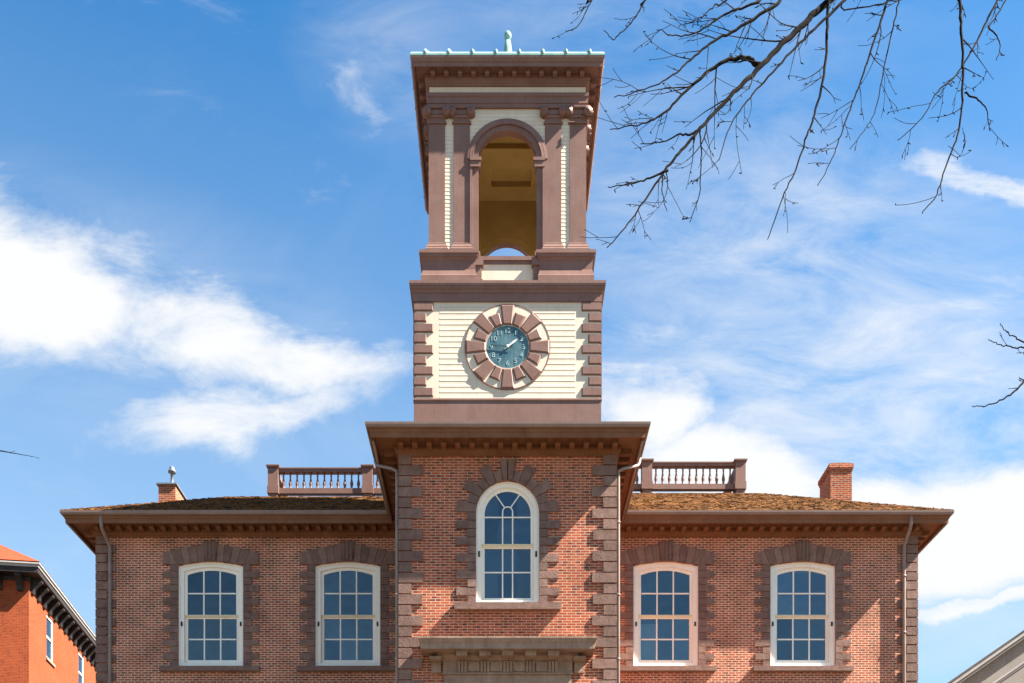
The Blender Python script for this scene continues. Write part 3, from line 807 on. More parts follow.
# --- clock
CZ = 17.86; CY = YC-TH-.005
def disc(mb, r, y0, y1, n=48): mb.prism([(r*math.cos(2*math.pi*i/n), CZ+r*math.sin(2*math.pi*i/n)) for i in range(n)], y0, y1)
def annulus(mb, r0, r1, y0, y1, n=48):
    c = lambda r: [(r*math.cos(2*math.pi*i/n), CZ+r*math.sin(2*math.pi*i/n)) for i in range(n)]
    mb.ring(c(r1), c(r0), y0, y1)
mb = MB(); annulus(mb, .54, 1.07, CY-.008, CY+.06)
clock = mb.build('clock', 'cream', hall)
mb = MB(); annulus(mb, 1.062, 1.085, CY-.014, CY+.05); mb.build('clock_rim', 'brown_paint', clock)
mb = MB(); disc(mb, .545, CY-.004, CY+.05); mb.build('dial', 'dial', clock)
for k in range(16):
    a = math.pi/2-k*math.pi/8; long_ = k % 2 == 0
    r0, r1 = .545, (1.065 if long_ else .89)
    w0, w1 = (.125, .185) if long_ else (.10, .15)
    d = Vector((math.cos(a), math.sin(a))); n = Vector((-d.y, d.x)); c = Vector((0, CZ))
    P = [c+d*r0-n*w0, c+d*r1-n*w1, c+d*r1+n*w1, c+d*r0+n*w0]
    mb = MB(); mb.prism([tuple(p) for p in P], CY-.042, CY-.0075, .04); mb.build('ring_block', 'brown_paint', clock)
def text_mesh(txt, size):
    cu = bpy.data.curves.new('numeral', 'FONT'); cu.body = txt; cu.size = size; cu.align_x = 'CENTER'; cu.align_y = 'CENTER'; cu.extrude = .004
    ob = bpy.data.objects.new('numeral', cu); COL.objects.link(ob); bpy.context.view_layer.update()
    me = bpy.data.meshes.new_from_object(ob.evaluated_get(bpy.context.evaluated_depsgraph_get()))
    bpy.data.objects.remove(ob); bpy.data.curves.remove(cu); me.name = 'numeral'
    return me
for k in range(1, 13):
    me = text_mesh(str(k), .175); a = math.pi/2-k*math.pi/6
    me.transform(Matrix.Rotation(math.pi/2, 4, 'X')); me.materials.clear(); me.materials.append(M['numeral'])
    ob = bpy.data.objects.new('numeral', me); COL.objects.link(ob); ob.parent = clock
    ob.location = world(clock).inverted() @ Vector((.41*math.cos(a), CY-.007, CZ+.41*math.sin(a)))
def hand(name, ang, ln, w, y, mat, tail=.1):
    a = math.pi/2-ang; d = Vector((math.cos(a), math.sin(a))); n = Vector((-d.y, d.x)); c = Vector((0, CZ))
    P = [c-d*tail-n*w*.6, c-d*tail+n*w*.6, c+n*w*.5, c+d*ln*.72+n*w, c+d*ln, c+d*ln*.72-n*w, c-n*w*.5]
    mb = MB(); mb.prism([tuple(p) for p in P][::-1], y-.008, y); mb.build(name, mat, clock)
hand('hour_hand', R(52), .32, .028, CY-.018, 'clock_hand')
hand('minute_hand', R(276), .47, .021, CY-.03, 'hand_dark', .12)
mb = MB(); mb.cyl((0, CY-.045, CZ), (0, CY+.0, CZ), .035, 12); mb.build('hub', 'clock_hand', clock)

# ================================================================== tower: belfry
BH = 2.02; BF = YC-BH
AR, AZ = .75, 22.90
# pedestals, one per corner
for k in range(4):
    mb = MB(); mb.T = rot(k); q = 2.16; e = .82
    path = [(-1.75, YC-e), (-q, YC-e), (-q, YC-q), (-e, YC-q), (-e, YC-1.75)]
    mb.sweep(path, [(-.1, 19.5), (.045, 19.5), (.045, 19.80), (.03, 19.83), (.0, 19.97), (0, 20.19), (.02, 20.21), (.03, 20.25), (.06, 20.27), (.065, 20.32), (.09, 20.34), (.09, 20.42), (-.3, 20.47)], caps=False)
    z = 20.46
    mb.add([(-q, YC-e, z), (-q, YC-q, z), (-e, YC-q, z), (-e, YC-1.75, z), (-1.75, YC-1.75, z), (-1.75, YC-e, z)], [(0,1,2,3,4,5)])
    mb.build('pedestal', 'brown_paint', hall)
# base mouldings + corner pilasters + inner pilasters with capitals
def shaft(mb, x0, x1, y0, y1):
    mb.box(x0, x1, y0, y1, 20.45, 24.2)
    P = [(x0, y0), (x1, y0), (x1, y1), (x0, y1)]
    mb.sweep(P, [(-.02, 20.44), (.085, 20.44), (.085, 20.56), (.06, 20.60), (.06, 20.63), (.03, 20.70), (.03, 20.73), (.0, 20.76)], True)
def capital(mb, x0, x1, y0, y1, faces):
    P = [(x0, y0), (x1, y0), (x1, y1), (x0, y1)]
    mb.sweep(P, [(-.02, 23.80), (.03, 23.80), (.04, 23.825), (.03, 23.85), (.005, 23.86), (.005, 23.94), (.03, 23.95), (.05, 24.0), (-.02, 24.0)], True)
    mb.sweep(P, [(-.02, 24.02), (.045, 24.02), (.05, 24.13), (-.02, 24.13)], True)
    mb.sweep(P, [(-.02, 24.14), (.09, 24.14), (.10, 24.165), (.10, 24.20), (-.02, 24.2)], True)
    for (ax, s_) in faces:
        for t in (0, 1):
            if ax == 'y':
                xx = (x0-.035, x1+.035)[t]; a, b = (xx, y0-.15, 24.05), (xx, y0+.04, 24.05)
                mb.cyl(a, b, .10, 14); mb.cyl((xx, y0-.175, 24.05), (xx, y0-.14, 24.05), .04, 8)
            else:
                yy = (y0-.035, y1+.035)[t]; xf = x0 if s_ < 0 else x1
                a, b = (xf+s_*.15, yy, 24.05), (xf-s_*.04, yy, 24.05)
                mb.cyl(a, b, .10, 14); mb.cyl((xf+s_*.175, yy, 24.05), (xf+s_*.14, yy, 24.05), .04, 8)
for k in range(4):
    T = rot(k)
    mb = MB(); mb.T = T; shaft(mb, -BH, -1.6, BF, BF+.42); pl = mb.build('pilaster', 'brown_paint', hall)
    mb = MB(); mb.T = T; capital(mb, -BH, -1.6, BF, BF+.42, [('y', -1), ('x', -1)]); mb.build('capital', 'brown_paint', pl)
    for (a, b) in ((-1.38, -.965), (.965, 1.38)):
        mb = MB(); mb.T = T; shaft(mb, a, b, BF+.002, BF+.3); pl = mb.build('pilaster', 'brown_paint', hall)
        mb = MB(); mb.T = T; capital(mb, a, b, BF+.002, BF+.3, [('y', -1)]); mb.build('capital', 'brown_paint', pl)
# arched walls, siding, arch casings
def arch_hole(r, zb=20.3): return arch_pts(r, zb, AZ, AZ+r, 24, True)
for k in range(4):
    T = rot(k)
    mb = MB(); mb.T = T
    hw = 1.95 if k % 2 == 0 else 1.62
    p = arch_hole(AR); top = p[2:]
    for y, fl in ((BF+.055, 0), (BF+.19, 1)):
        mb.add([(-hw,y,19.4),(-AR,y,19.4),(-AR,y,24.95),(-hw,y,24.95)], [(0,1,2,3)])
        mb.add([(AR,y,19.4),(hw,y,19.4),(hw,y,24.95),(AR,y,24.95)], [(0,1,2,3)])
        mb.add([(-AR,y,19.4),(AR,y,19.4),(AR,y,20.3),(-AR,y,20.3)], [(0,1,2,3)])
        for a, b in zip(top, top[1:]): mb.add([(b[0],y,b[1]),(a[0],y,a[1]),(a[0],y,24.95),(b[0],y,24.95)], [(0,1,2,3)])
    mb.build('belfry_wall', 'interior_yellow', hall)
    mb = MB(); mb.T = T
    def cut(z, x0, x1):
        r = AR+.1
        if z < AZ: xe = r
        else:
            dz = z-AZ; xe = math.sqrt(r*r-dz*dz) if dz < r else 0
        return [(x0, -xe), (xe, x1)] if xe > 0 else [(x0, x1)]
    clapboards(mb, -1.62, 1.62, 20.5, 24.25, BF+.032, .1, .009, cut)
    mb.build('belfry_siding', 'cream', hall)
    mb = MB(); mb.T = T
    n = 28
    def arcring(r0, r1, y0, y1):
        # casing: jambs and arch as one open band
        o = [(r1, 20.46)]+[(r1*math.cos(math.pi*i/n), AZ+r1*math.sin(math.pi*i/n)) for i in range(n+1)]+[(-r1, 20.46)]
        q = [(r0, 20.46)]+[(r0*math.cos(math.pi*i/n), AZ+r0*math.sin(math.pi*i/n)) for i in range(n+1)]+[(-r0, 20.46)]
        m_ = len(o)
        vs = [(x,y0,z) for x,z in o]+[(x,y0,z) for x,z in q]+[(x,y1,z) for x,z in o]+[(x,y1,z) for x,z in q]
        fs = []
        for i in range(m_-1):
            j = i+1
            fs += [(i,j,m_+j,m_+i), (2*m_+i,2*m_+j,j,i), (m_+i,m_+j,3*m_+j,3*m_+i)]
        mb.add(vs, fs)
    arcring(AR-.002, .955, BF+.005, BF+.195)
    arcring(.90, .962, BF-.03, BF+.01)
    mb.build('arch_casing', 'brown_paint', hall)
    # the arch flares out above the imposts
    mb = MB(); mb.T = T
    o = [(1.03*math.cos(math.pi*i/n), AZ+1.03*math.sin(math.pi*i/n)) for i in range(n+1)]
    q = [(.88*math.cos(math.pi*i/n), AZ+.88*math.sin(math.pi*i/n)) for i in range(n+1)]
    m_ = n+1
    vs = [(x,BF-.02,z) for x,z in o]+[(x,BF-.035,z) for x,z in q]+[(x,BF+.06,z) for x,z in o]+[(x,BF+.06,z) for x,z in q]
    mb.add(vs, [f for i in range(n) for f in ((i,i+1,m_+i+1,m_+i), (2*m_+i,2*m_+i+1,i+1,i), (m_+i,m_+i+1,3*m_+i+1,3*m_+i))])
    mb.build('arch_hood', 'brown_paint', hall)
    for sgn in (-1, 1):
        mb = MB(); mb.T = T; a, b = sorted((sgn*(AR-.06), sgn*.958))
        mb.box(a, b, BF-.045, BF+.202, AZ-.22, AZ-.07); mb.box(*sorted((sgn*(AR-.085), sgn*.96)), BF-.065, BF+.21, AZ-.07, AZ+.01)
        mb.build('impost', 'brown_paint', hall)
    # sill and the cream panel below the opening
    mb = MB(); mb.T = T; mb.box(-.955, .955, BF-.05, BF+.25, 20.28, 20.38); mb.box(-.8, .8, BF-.02, BF+.1, 20.20, 20.28); mb.build('opening_sill', 'brown_paint', hall)
    mb = MB(); mb.T = T; mb.box(-.9, .9, BF+.0, BF+.2, 19.50, 20.20); mb.build('cream_panel', 'cream', hall)
    for sgn in (-1, 1):
        mb = MB(); mb.T = T; a, b = sorted((sgn*.66, sgn*.84))
        mb.box(a, b, BF-.09, BF+.05, 19.50, 20.10); mb.box(*sorted((sgn*.63, sgn*.84)), BF-.12, BF+.05, 19.50, 19.74); mb.box(*sorted((sgn*.62, sgn*.84)), BF-.13, BF+.05, 20.10, 20.30)
        mb.box(*sorted((sgn*.70, sgn*.96)), BF-.04, BF+.21, 20.38, 20.52)
        mb.build('casing_base', 'brown_paint', hall)
mb = MB(); mb.box(-1.8, 1.8, YC-1.8, YC+1.8, 20.05, 20.2); mb.build('belfry_floor', 'cream', hall)
# ceiling with a sunk hatch and a beam
mb = MB(); zc = 24.90; a = 1.88; hx0, hx1, hy0, hy1 = -.45, .70, 28.1, 28.72
for (x0, x1, y0, y1) in ((-a, a, YC-a, hy0), (-a, a, hy1, YC+a), (-a, hx0, hy0, hy1), (hx1, a, hy0, hy1)):
    mb.box(x0, x1, y0, y1, zc, zc+.16)
ceil = mb.build('belfry_ceiling', 'interior_yellow', hall)
mb = MB(); mb.box(hx0-.05, hx1+.05, hy0-.05, hy1+.05, zc+.162, zc+.2); mb.build('hatch', 'interior_yellow', ceil)
mb = MB(); mb.box(-1.82, 1.82, YC-.15, YC+.0, zc-.14, zc-.002); mb.build('ceiling_beam', 'interior_yellow', ceil)
# entablature
mb = MB(); mb.sweep(sq(BH-.02), [(-.1, 24.202), (.045, 24.202), (.045, 24.30), (.06, 24.305), (.06, 24.45), (.085, 24.47), (.09, 24.55), (-.01, 24.56)], True); mb.build('architrave', 'brown_paint', hall)
mb = MB(); mb.sweep(sq(BH-.02), [(-.05, 24.56), (.005, 24.56), (.005, 24.765), (-.05, 24.765)], True); mb.build('frieze', 'cream', hall)
mb = MB(); mb.sweep(sq(BH), [(-.05, 24.762), (.02, 24.762), (.03, 24.80), (.06, 24.82), (.07, 24.87), (.095, 24.89), (.10, 24.96), (.101, 25.0), (.325, 25.0), (.327, 24.955), (.345, 24.94), (.37, 24.94), (.375, 25.03), (.395, 25.04), (.43, 25.12), (.435, 25.155), (.2, 25.16)], True)
bc = mb.build('belfry_cornice', 'brown_paint', hall)
MODMAT = 'brown_paint'
mod_row(bc, -BH+.12, BH-.12, BF-.10, 24.999, .36, w=.11, ln=.15, h=.11)
mb = MB()
for k in (1, 2, 3):
    mb.T = rot(k)
    for i in range(12): modillion_mesh(mb, -BH+.12+i*.345, BF-.10, 24.999, w=.11, ln=.15, h=.11)
tag(mb.build('modillion', 'brown_paint', bc), None, None, kind='stuff')
mb = MB(); e = BH+.425
mb.sweep(sq(e), [(-.3, 25.158), (.012, 25.158), (.015, 25.20), (-.02, 25.27), (-.1, 25.31)], True)
mb.add([(-e+.1, YC-e+.1, 25.31), (e-.1, YC-e+.1, 25.31), (e-.1, YC+e-.1, 25.31), (-e+.1, YC+e-.1, 25.31), (0, YC, 26.2)], [(0,1,4), (1,2,4), (2,3,4), (3,0,4)])
cr = mb.build('copper_roof', 'copper', hall)
mb = MB()
for k in range(4):
    mb.T = rot(k)
    for i in range(8):
        x = (i-3.5)*.592
        mb.tube([(x, YC-e-.005, 25.19), (x, YC-e+.03, 25.30), (x, YC-e+.1, 25.35), (x*.55, YC-e+1.1, 25.68)], [.03, .045, .045, .035], 8)
mb.build('standing_seams', 'copper', cr)
mb = MB(); mb.lathe(.02, YC, [(.18, 26.1), (.16, 26.9), (.13, 27.3), (.115, 27.6), (.08, 27.84), (.055, 27.86), (.055, 27.90), (.09, 27.92), (.10, 27.98), (.095, 28.05), (.06, 28.10), (.02, 28.12)], 16)
mb.build('finial', 'copper', cr)

# ------------------------------------------------------------------ things behind the glass
b = MB(); x0 = WINX[2]
b.box(x0-.70, x0-.18, WY+.42, WY+.44, 11.2, 12.43)
for k in range(7): b.box(x0-.69+k*.073, x0-.645+k*.073, WY+.405, WY+.421, 11.2, 12.42)
b.box(x0-.72, x0-.16, WY+.40, WY+.46, 12.43, 12.47)
tag(b.build('window_blind', 'blind'), 'white blind behind lower left panes of the window right of the arched window', 'blind')
lamp = empty('pendant_lamp', (0, 25.7, 11.9), 'dark cone shaded pendant lamp hanging behind the round arched window', 'lamp')
b = MB(); b.lathe(0, 25.7, [(.16, 12.98), (.14, 13.0), (.04, 13.14), (.02, 13.16)], 14); b.build('lamp_shade', 'black', lamp)
b = MB(); b.cyl((0, 25.7, 13.15), (0, 25.7, 14.69), .012, 6); b.build('rod', 'black', lamp)

# ================================================================== orange brick neighbour on the left
d0 = 42.6
nb = empty('orange_brick_building', (PX(29, d0), d0, 0), 'bright orange brick building with red roof and dark bracketed eaves at the left edge', 'building', rz=R(7.8))
TN = Matrix.Translation(nb.location) @ Matrix.Rotation(R(7.8), 4, 'Z')
ez = PZ(561, 42.0)
wt = ez-.45
wins = [(2.85, 17.7), (7.9, 17.7), (13.0, 17.7)]
mb = MB(); mb.T = TN
mb.add([(-14,0,0),(0,0,0),(0,0,wt),(-14,0,wt)], [(0,1,2,3)])
cur = 0
for t, zc in wins:
    a, b_, lo, hi = t-.5, t+.5, zc-1.0, zc+.98
    mb.add([(0,cur,0),(0,a,0),(0,a,wt),(0,cur,wt)], [(0,1,2,3)])
    mb.add([(0,a,0),(0,b_,0),(0,b_,lo),(0,a,lo)], [(0,1,2,3)]); mb.add([(0,a,hi),(0,b_,hi),(0,b_,wt),(0,a,wt)], [(0,1,2,3)])
    mb.add([(0,a,lo),(0,b_,lo),(-.25,b_,lo),(-.25,a,lo)], [(0,1,2,3)]); mb.add([(0,a,hi),(0,b_,hi),(-.25,b_,hi),(-.25,a,hi)], [(0,3,2,1)])
    for q in (a, b_): mb.add([(0,q,lo),(0,q,hi),(-.25,q,hi),(-.25,q,lo)], [(0,1,2,3)])
    cur = b_
mb.add([(0,cur,0),(0,24,0),(0,24,wt),(0,cur,wt)], [(0,1,2,3)])
mb.add([(-14,24,0),(0,24,0),(0,24,wt),(-14,24,wt)], [(0,3,2,1)]); mb.add([(-14,0,0),(-14,24,0),(-14,24,wt),(-14,0,wt)], [(0,3,2,1)])
mb.build('wall', 'brick_orange', nb)
for t, zc in wins:
    f = MB(); f.T = TN; a, b_, lo, hi = t-.5, t+.5, zc-1.0, zc+.98
    for (y0, y1, z0, z1) in ((a, a+.09, lo, hi), (b_-.09, b_, lo, hi), (a+.09, b_-.09, lo, lo+.1), (a+.09, b_-.09, hi-.1, hi), (a+.09, b_-.09, zc-.04, zc+.04)):
        f.box(-.10, -.03, y0, y1, z0, z1)
    fo = f.build('window', 'white_trim', nb)
    f = MB(); f.T = TN; f.box(-.075, -.065, a+.05, b_-.05, lo+.05, hi-.05); f.build('pane', 'glass', fo)
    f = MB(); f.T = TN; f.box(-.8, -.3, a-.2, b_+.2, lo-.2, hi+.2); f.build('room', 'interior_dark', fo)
    f = MB(); f.T = TN; f.box(-.1, .07, a-.1, b_+.1, lo-.12, lo-.003); f.build('sill', 'hoodstone', fo)
ov = .62
mb = MB(); mb.T = TN
P = [(-14.2, 0), (0, 0), (0, 24.2)]
mb.sweep(P, [(-.1, wt-.15), (.03, wt-.15), (.05, wt), (.05, wt+.02), (ov-.1, wt+.03), (ov-.1, ez-.2)], caps=False)
mb.build('soffit', 'dark_bracket', nb)
mb = MB(); mb.T = TN
mb.sweep(P, [(ov-.14, ez-.2), (ov-.06, ez-.2), (ov-.06, ez-.13), (ov, ez-.09), (ov, ez-.03), (ov-.1, ez-.02)], caps=False)
mb.build('eaves_fascia', 'grey_trim', nb)
def nb_bracket(mb, x, y, d):
    dx, dy = d; px_, py_ = -dy, dx; n = 6
    pr = [(.0, wt-.62), (.10, wt-.60), (.16, wt-.40), (.30, wt-.22), (.46, wt-.10), (.46, wt+.05), (0, wt+.05)]
    vs = []
    for s_ in (-.11, .11):
        for a, z in pr: vs.append((x+dx*(a+.001)+px_*s_, y+dy*(a+.001)+py_*s_, z))
    n = len(pr)
    mb.add(vs, [tuple(range(n)), tuple(range(2*n-1, n-1, -1))]+[((i+1) % n, i, n+i, n+(i+1) % n) for i in range(n)])
fb = MB(); fb.T = TN; nb_bracket(fb, 0, .3, (1, 0)); first = fb.build('bracket', 'dark_bracket', nb, org=TN @ Vector((0, .3, wt)))
for k in range(1, 30):
    c = dup(first, nb); c.location.y = first.location.y+k*.78
fb = MB(); fb.T = TN; nb_bracket(fb, -.35, 0, (0, -1)); first = fb.build('bracket', 'dark_bracket', nb, org=TN @ Vector((-.35, 0, wt)))
for k in range(1, 16):
    c = dup(first, nb); c.location.x = first.location.x-k*.85
mb = MB(); mb.T = TN
mb.add([(-14.6, -.6, ez+.03), (.6, -.6, ez+.03), (.6, 24.6, ez+.03), (-14.6, 24.6, ez+.03), (-7, 7, ez+5.2), (-7, 17, ez+5.2)], [(0,1,4), (1,2,5,4), (2,3,5), (3,0,4,5)])
mb.build('roof', 'red_roof', nb)

# ================================================================== beige gabled neighbour on the right
d1 = 36.0
ax, az_ = PX(950, d1), PZ(683, d1); bx_, bz = PX(1024, d1), PZ(631.5, d1)
slope = (bz-az_)/(bx_-ax)
xe = ax-1.6; ze = az_-slope*1.6; xr = xe+6.2; zr = ze+slope*6.2
gh = empty('gabled_house', (xr, d1, 0), 'beige house gable with pale grey raking eaves at the lower right corner', 'house')
mb = MB(); xw0 = xe+.45; xw1 = 2*xr-xw0; zw = ze+.1
mb.add([(xw0,d1+.35,0),(xw1,d1+.35,0),(xw1,d1+.35,zw),(xr,d1+.35,zr-.15),(xw0,d1+.35,zw)], [(0,1,2,3,4)])
mb.add([(xw0,d1+.35,0),(xw0,d1+12,0),(xw0,d1+12,zw),(xw0,d1+.35,zw)], [(0,3,2,1)]); mb.add([(xw1,d1+.35,0),(xw1,d1+12,0),(xw1,d1+12,zw),(xw1,d1+.35,zw)], [(0,1,2,3)])
mb.build('wall', 'stucco', gh)
def rake(mb, dz0, dz1, y0, y1):
    for s_ in (-1, 1):
        e_ = xr+s_*(xr-xe)
        P = [(e_, ze+dz0), (xr, zr+dz0), (xr, zr+dz1), (e_, ze+dz1)]
        mb.prism(P if s_ < 0 else P[::-1], y0, y1)
mb = MB(); rake(mb, -.15, -.002, d1, d1+.06); mb.build('rake_board', 'grey_trim', gh)
mb = MB(); rake(mb, -.26, -.15, d1+.05, d1+.345); mb.build('rake_soffit', 'stucco', gh)
mb = MB(); rake(mb, 0, .05, d1-.03, d1+12); mb.build('roof', 'roof_felt', gh)
mb = MB(); rake(mb, -1.16, -1.08, d1+.28, d1+.349); mb.build('gable_moulding', 'grey_trim', gh)
mb = MB(); rake(mb, -1.24, -1.161, d1+.31, d1+.349); mb.build('gable_band', 'stucco', gh)

# ================================================================== bare trees
TWIGS = 0
def spline(pts, n=6):
    pts = [Vector(p) for p in pts]; out = []
    for i in range(len(pts)-1):
        p0 = pts[max(i-1, 0)]; p1 = pts[i]; p2 = pts[i+1]; p3 = pts[min(i+2, len(pts)-1)]
        for k in range(n):
            t = k/n
            out.append(.5*((2*p1)+(p2-p0)*t+(2*p0-5*p1+4*p2-p3)*t*t+(3*p1-p0-3*p2+p3)*t**3))
    out.append(pts[-1]); return out
def twig(mb, rnd, p, d, ln, r, level):
    n = max(4, int(ln/.06)); n = min(n, 9); path = [Vector(p)]; d = Vector(d).normalized()
    bend = Vector((rnd.uniform(-.14, .03), rnd.uniform(-.06, .06), rnd.uniform(-.06, .12)))
    for i in range(n):
        d = (d+bend*1.25+Vector((rnd.gauss(0, .05), rnd.gauss(0, .05), rnd.gauss(0, .05)))).normalized()
        path.append(path[-1]+d*ln/n)
    rad = [max(.0016, r*(1-.8*i/n)) for i in range(n+1)]
    mb.tube(path, rad, 4)
    for i in range(2, n+1):            # buds
        if rnd.random() < .3:
            q = path[i]; mb.tube([q, q+Vector((rnd.uniform(-.02, .02), rnd.uniform(-.01, .01), rnd.uniform(-.025, .01)))], [.0042, .002], 4)
    if level > 0:
        for i in range(1, n):
            if rnd.random() < .38:
                side = rnd.choice((-1, 1)); a = side*R(rnd.uniform(22, 48))
                dd = (path[i+1]-path[i]).normalized()
                dd = Vector((dd.x*math.cos(a)-dd.z*math.sin(a), dd.y+rnd.uniform(-.3, .3), dd.x*math.sin(a)+dd.z*math.cos(a)))
                twig(mb, rnd, path[i], dd, ln*rnd.uniform(.25, .5), max(.0022, rad[i]*.65), level-1)
def limb(name, parent, pts, r0, r1, rnd, dens, tl, level=1, start=0.0, n=6):
    path = spline(pts, n); m_ = len(path); mb = MB()
    path = [p+Vector((rnd.gauss(0, .0022), rnd.gauss(0, .004), rnd.gauss(0, .0022)))*(0 if i in (0,) else 1) for i, p in enumerate(path)]
    rad = [r0+(r1-r0)*(i/(m_-1))**.8 for i in range(m_)]
    mb.tube(path, rad, 7 if r0 > .015 else 5)
    for i in range(int(m_*start), m_-1):
        seg = (path[i+1]-path[i]); L = seg.length
        k = dens*.95*L; cnt = int(k)+(1 if rnd.random() < k-int(k) else 0)
        for _ in range(cnt):
            side = rnd.choice((-1, 1)); a = side*R(rnd.uniform(20, 52)); d = seg.normalized()
            dd = Vector((d.x*math.cos(a)-d.z*math.sin(a), d.y+rnd.uniform(-.35, .35), d.x*math.sin(a)+d.z*math.cos(a)))
            fall = .7+.5*(1-i/m_)
            twig(mb, rnd, path[i]+seg*rnd.random(), dd, tl*rnd.choice((.35, .55, .8, 1.1, 1.5))*rnd.uniform(.8, 1.1)*fall, min(.0055, max(.0022, rad[i]*.5)), level)
    return mb.build(name, 'bark', parent)
rnd = random.Random(21)
tree = empty('bare_tree', (6.4, 8.0, 0), 'leafless tree hanging dark twiggy branches into the upper right corner', 'tree')
TP = Vector((6.4, 8.0, 0))
mb = MB()
tr = spline([(6.4,8,-.1), (6.42,8.0,1.5), (6.3,8.05,3.5), (6.15,8.0,5.6), (5.9,7.9,7.6), (5.5,7.8,9.4), (5.0,7.7,10.8), (4.4,7.6,12.0)], 5)
mb.tube(tr, [.26-.2*i/(len(tr)-1) for i in range(len(tr))], 12); mb.build('trunk', 'bark', tree)
def at(px, py, d): return (PX(px, d), d, PZ(py, d))
BP = [(5.0,7.7,10.8), (4.0,7.6,10.7), (2.6,7.7,10.75), (1.3,8.1,11.3)]
def BOUGH(x):
    for a, b in zip(BP, BP[1:]):
        if x >= b[0] or b is BP[-1]:
            t = (a[0]-x)/(a[0]-b[0]); return tuple(a[i]+(b[i]-a[i])*t for i in range(3))
def br(pxs, d0_, d1_, r0, r1, pre=None, dens=5, tl=.42, level=1, start=0.0):
    n = len(pxs); pts = [at(x, y, d0_+(d1_-d0_)*i/(n-1)) for i, (x, y) in enumerate(pxs)]
    if pre:
        q = pre[0]
        if q[2] > 8 and q[0] < 5.4:          # spring from the high bough above
            bx = min(q[0]+.45, 4.95); pre = [BOUGH(bx)]+list(pre)
        pts = list(pre)+pts; start = max(start, len(pre)/len(pts)*.7)
    return limb('branch', tree, pts, r0, r1, rnd, dens, tl, level, start)
# the main limb and the branches that spring from it
br([(832,-2),(805,23),(777,50),(759,68),(741,86),(718,109),(700,129),(682,150),(664,172),(646,199),(628,224),(607,249)], 7.0, 6.6, .030, .003, [(5.5,7.8,9.4), (4.3,7.5,9.9), (3.1,7.15,9.5)], 8.5, .36)
br([(759,66),(748,59),(732,59),(710,70),(682,95),(664,113),(642,124),(610,130)], 6.93, 6.75, .019, .0026, None, 9, .30)
br([(790,-8),(777,4),(741,27),(714,41),(691,59),(673,75),(650,88),(614,97)], 7.3, 7.0, .020, .0026, [(3.4,7.4,10.0), (2.6,7.3,9.25)], 8, .33)
br([(772,-8),(755,4),(728,13),(709,25),(691,34),(673,36),(657,29)], 7.5, 7.3, .016, .0026, [(3.3,7.5,10.3), (2.6,7.5,9.6)], 8, .30)
br([(735,-8),(715,5),(700,18),(684,24)], 7.7, 7.6, .010, .0026, [(2.6,7.6,10.2)], 6, .25)
br([(828,-4),(827,27),(825,68),(816,109),(807,136),(796,168),(782,199),(768,240)], 6.97, 6.7, .013, .003, None, 5, .26)
br([(868,-22),(845,0),(814,29),(786,58),(760,86),(745,104),(729,128),(719,160)], 6.8, 6.5, .015, .0026, [(3.6,7.1,9.6)], 6, .28)
br([(893,-15),(888,0),(879,27),(868,59),(859,86),(850,109),(839,140),(832,159),(818,186)], 7.1, 6.8, .014, .0026, [(4.2,7.5,10.3), (3.2,7.3,9.5)], 5, .30)
br([(902,-15),(899,0),(893,27),(884,68),(877,104),(870,122),(850,149)], 7.4, 7.2, .010, .0024, [(4.2,7.6,10.3), (3.2,7.45,9.6)], 4.5, .25)
br([(960,-15),(960,0),(961,27),(963,59),(962,95),(959,131),(947,163),(936,195),(922,213)], 6.9, 6.6, .017, .003, [(4.7,7.5,10.2), (3.6,7.1,9.5)], 7, .30)
br([(1003,-12),(997,0),(984,27),(970,54),(954,77),(937,92),(922,118),(898,140)], 7.2, 6.9, .014, .0026, [(4.9,7.6,10.2), (4.0,7.35,9.5)], 7, .28)
br([(1012,-12),(1006,0),(995,18),(988,27)], 7.4, 7.35, .008, .004, [(4.9,7.7,10.2)], 4, .2)
br([(988,27),(997,36),(1000,48),(996,61)], 7.35, 7.3, .006, .0028, None, 5, .15)
br([(965,93),(976,99),(986,107),(990,131)], 6.83, 6.75, .007, .003, None, 5, .14)
br([(848,-10),(842,8),(870,6),(905,-2)], 7.6, 7.8, .008, .004, [(2.7,7.65,9.9)], 3, .2)
br([(700,128),(690,135),(680,134),(663,142),(640,144)], 6.84, 6.8, .010, .0026, None, 8, .22)
br([(668,170),(650,178),(630,184),(608,187)], 6.71, 6.65, .009, .0026, None, 7, .22)
br([(700,130),(701,160),(699,195),(690,222)], 6.82, 6.75, .006, .0026, None, 4, .15)
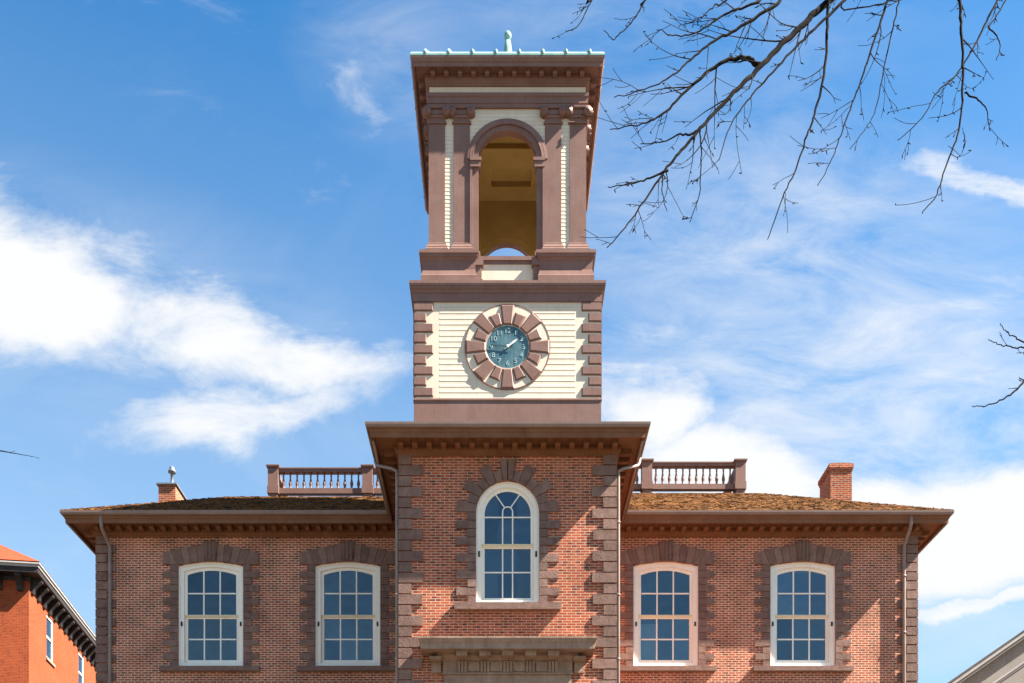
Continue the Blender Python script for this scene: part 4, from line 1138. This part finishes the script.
br([(664,172),(662,190),(667,212)], 6.72, 6.7, .005, .0024, None, 4, .12)
br([(652,-8),(646,0),(633,20),(620,34),(612,39),(604,30)], 8.0, 7.9, .009, .0028, [(2.2,8.0,10.9)], 5, .22)
br([(596,-8),(592,0),(583,18),(576,28),(566,31)], 8.2, 8.1, .008, .0028, [(1.6,8.2,11.0)], 5, .18)
# a lower limb reaching in from the right edge
pre = [(6.1,7.9,6.2), (5.4,7.6,6.35)]
br([(1066,352),(1032,372),(1021,385),(1008,396),(995,403),(982,406),(972,406)], 7.2, 7.0, .014, .0026, pre, 3, .1)
br([(1060,352),(1024,342),(1015,337),(1007,332),(1000,324)], 7.3, 7.2, .008, .0026, [(5.4,7.6,6.35)], 2, .08)
br([(1060,352),(1024,348),(1008,346),(997,344),(989,339)], 7.35, 7.3, .008, .0026, [(5.4,7.6,6.35)], 2, .08)
# a linking bough above the frame carries the hanging branches
limb('branch', tree, BP, .05, .015, rnd, 2, .4)

tree2 = empty('bare_tree', (-18.2, 24.6, 0), 'leafless tree whose fine twig tips just enter at the far left edge', 'tree')
mb = MB(); tr = spline([(-18.2,24.6,-.1), (-18.1,24.6,4), (-17.9,24.7,9), (-17.6,24.8,14.5), (-17.5,24.8,19)], 5)
mb.tube(tr, [.24-.19*i/(len(tr)-1) for i in range(len(tr))], 10); mb.build('trunk', 'bark', tree2)
limb('branch', tree2, [(-17.8,24.7,11.5), (-16.2,24.9,14.0), (-14.4,25,15.3), at(-8, 450, 25), at(12, 453, 25), at(40, 458, 25)], .05, .003, rnd, 4, .35)
limb('branch', tree2, [(-17.7,24.8,13), (-16.5,25.2,15.2), (-15.2,25.4,16.6)], .04, .006, rnd, 3, .6)

# ------------------------------------------------------------------ render settings
SC.render.engine = 'CYCLES'
SC.cycles.max_bounces = 8; SC.cycles.diffuse_bounces = 4; SC.cycles.transparent_max_bounces = 12
SC.cycles.caustics_reflective = False; SC.cycles.caustics_refractive = False
SC.render.resolution_x = 1024; SC.render.resolution_y = 683
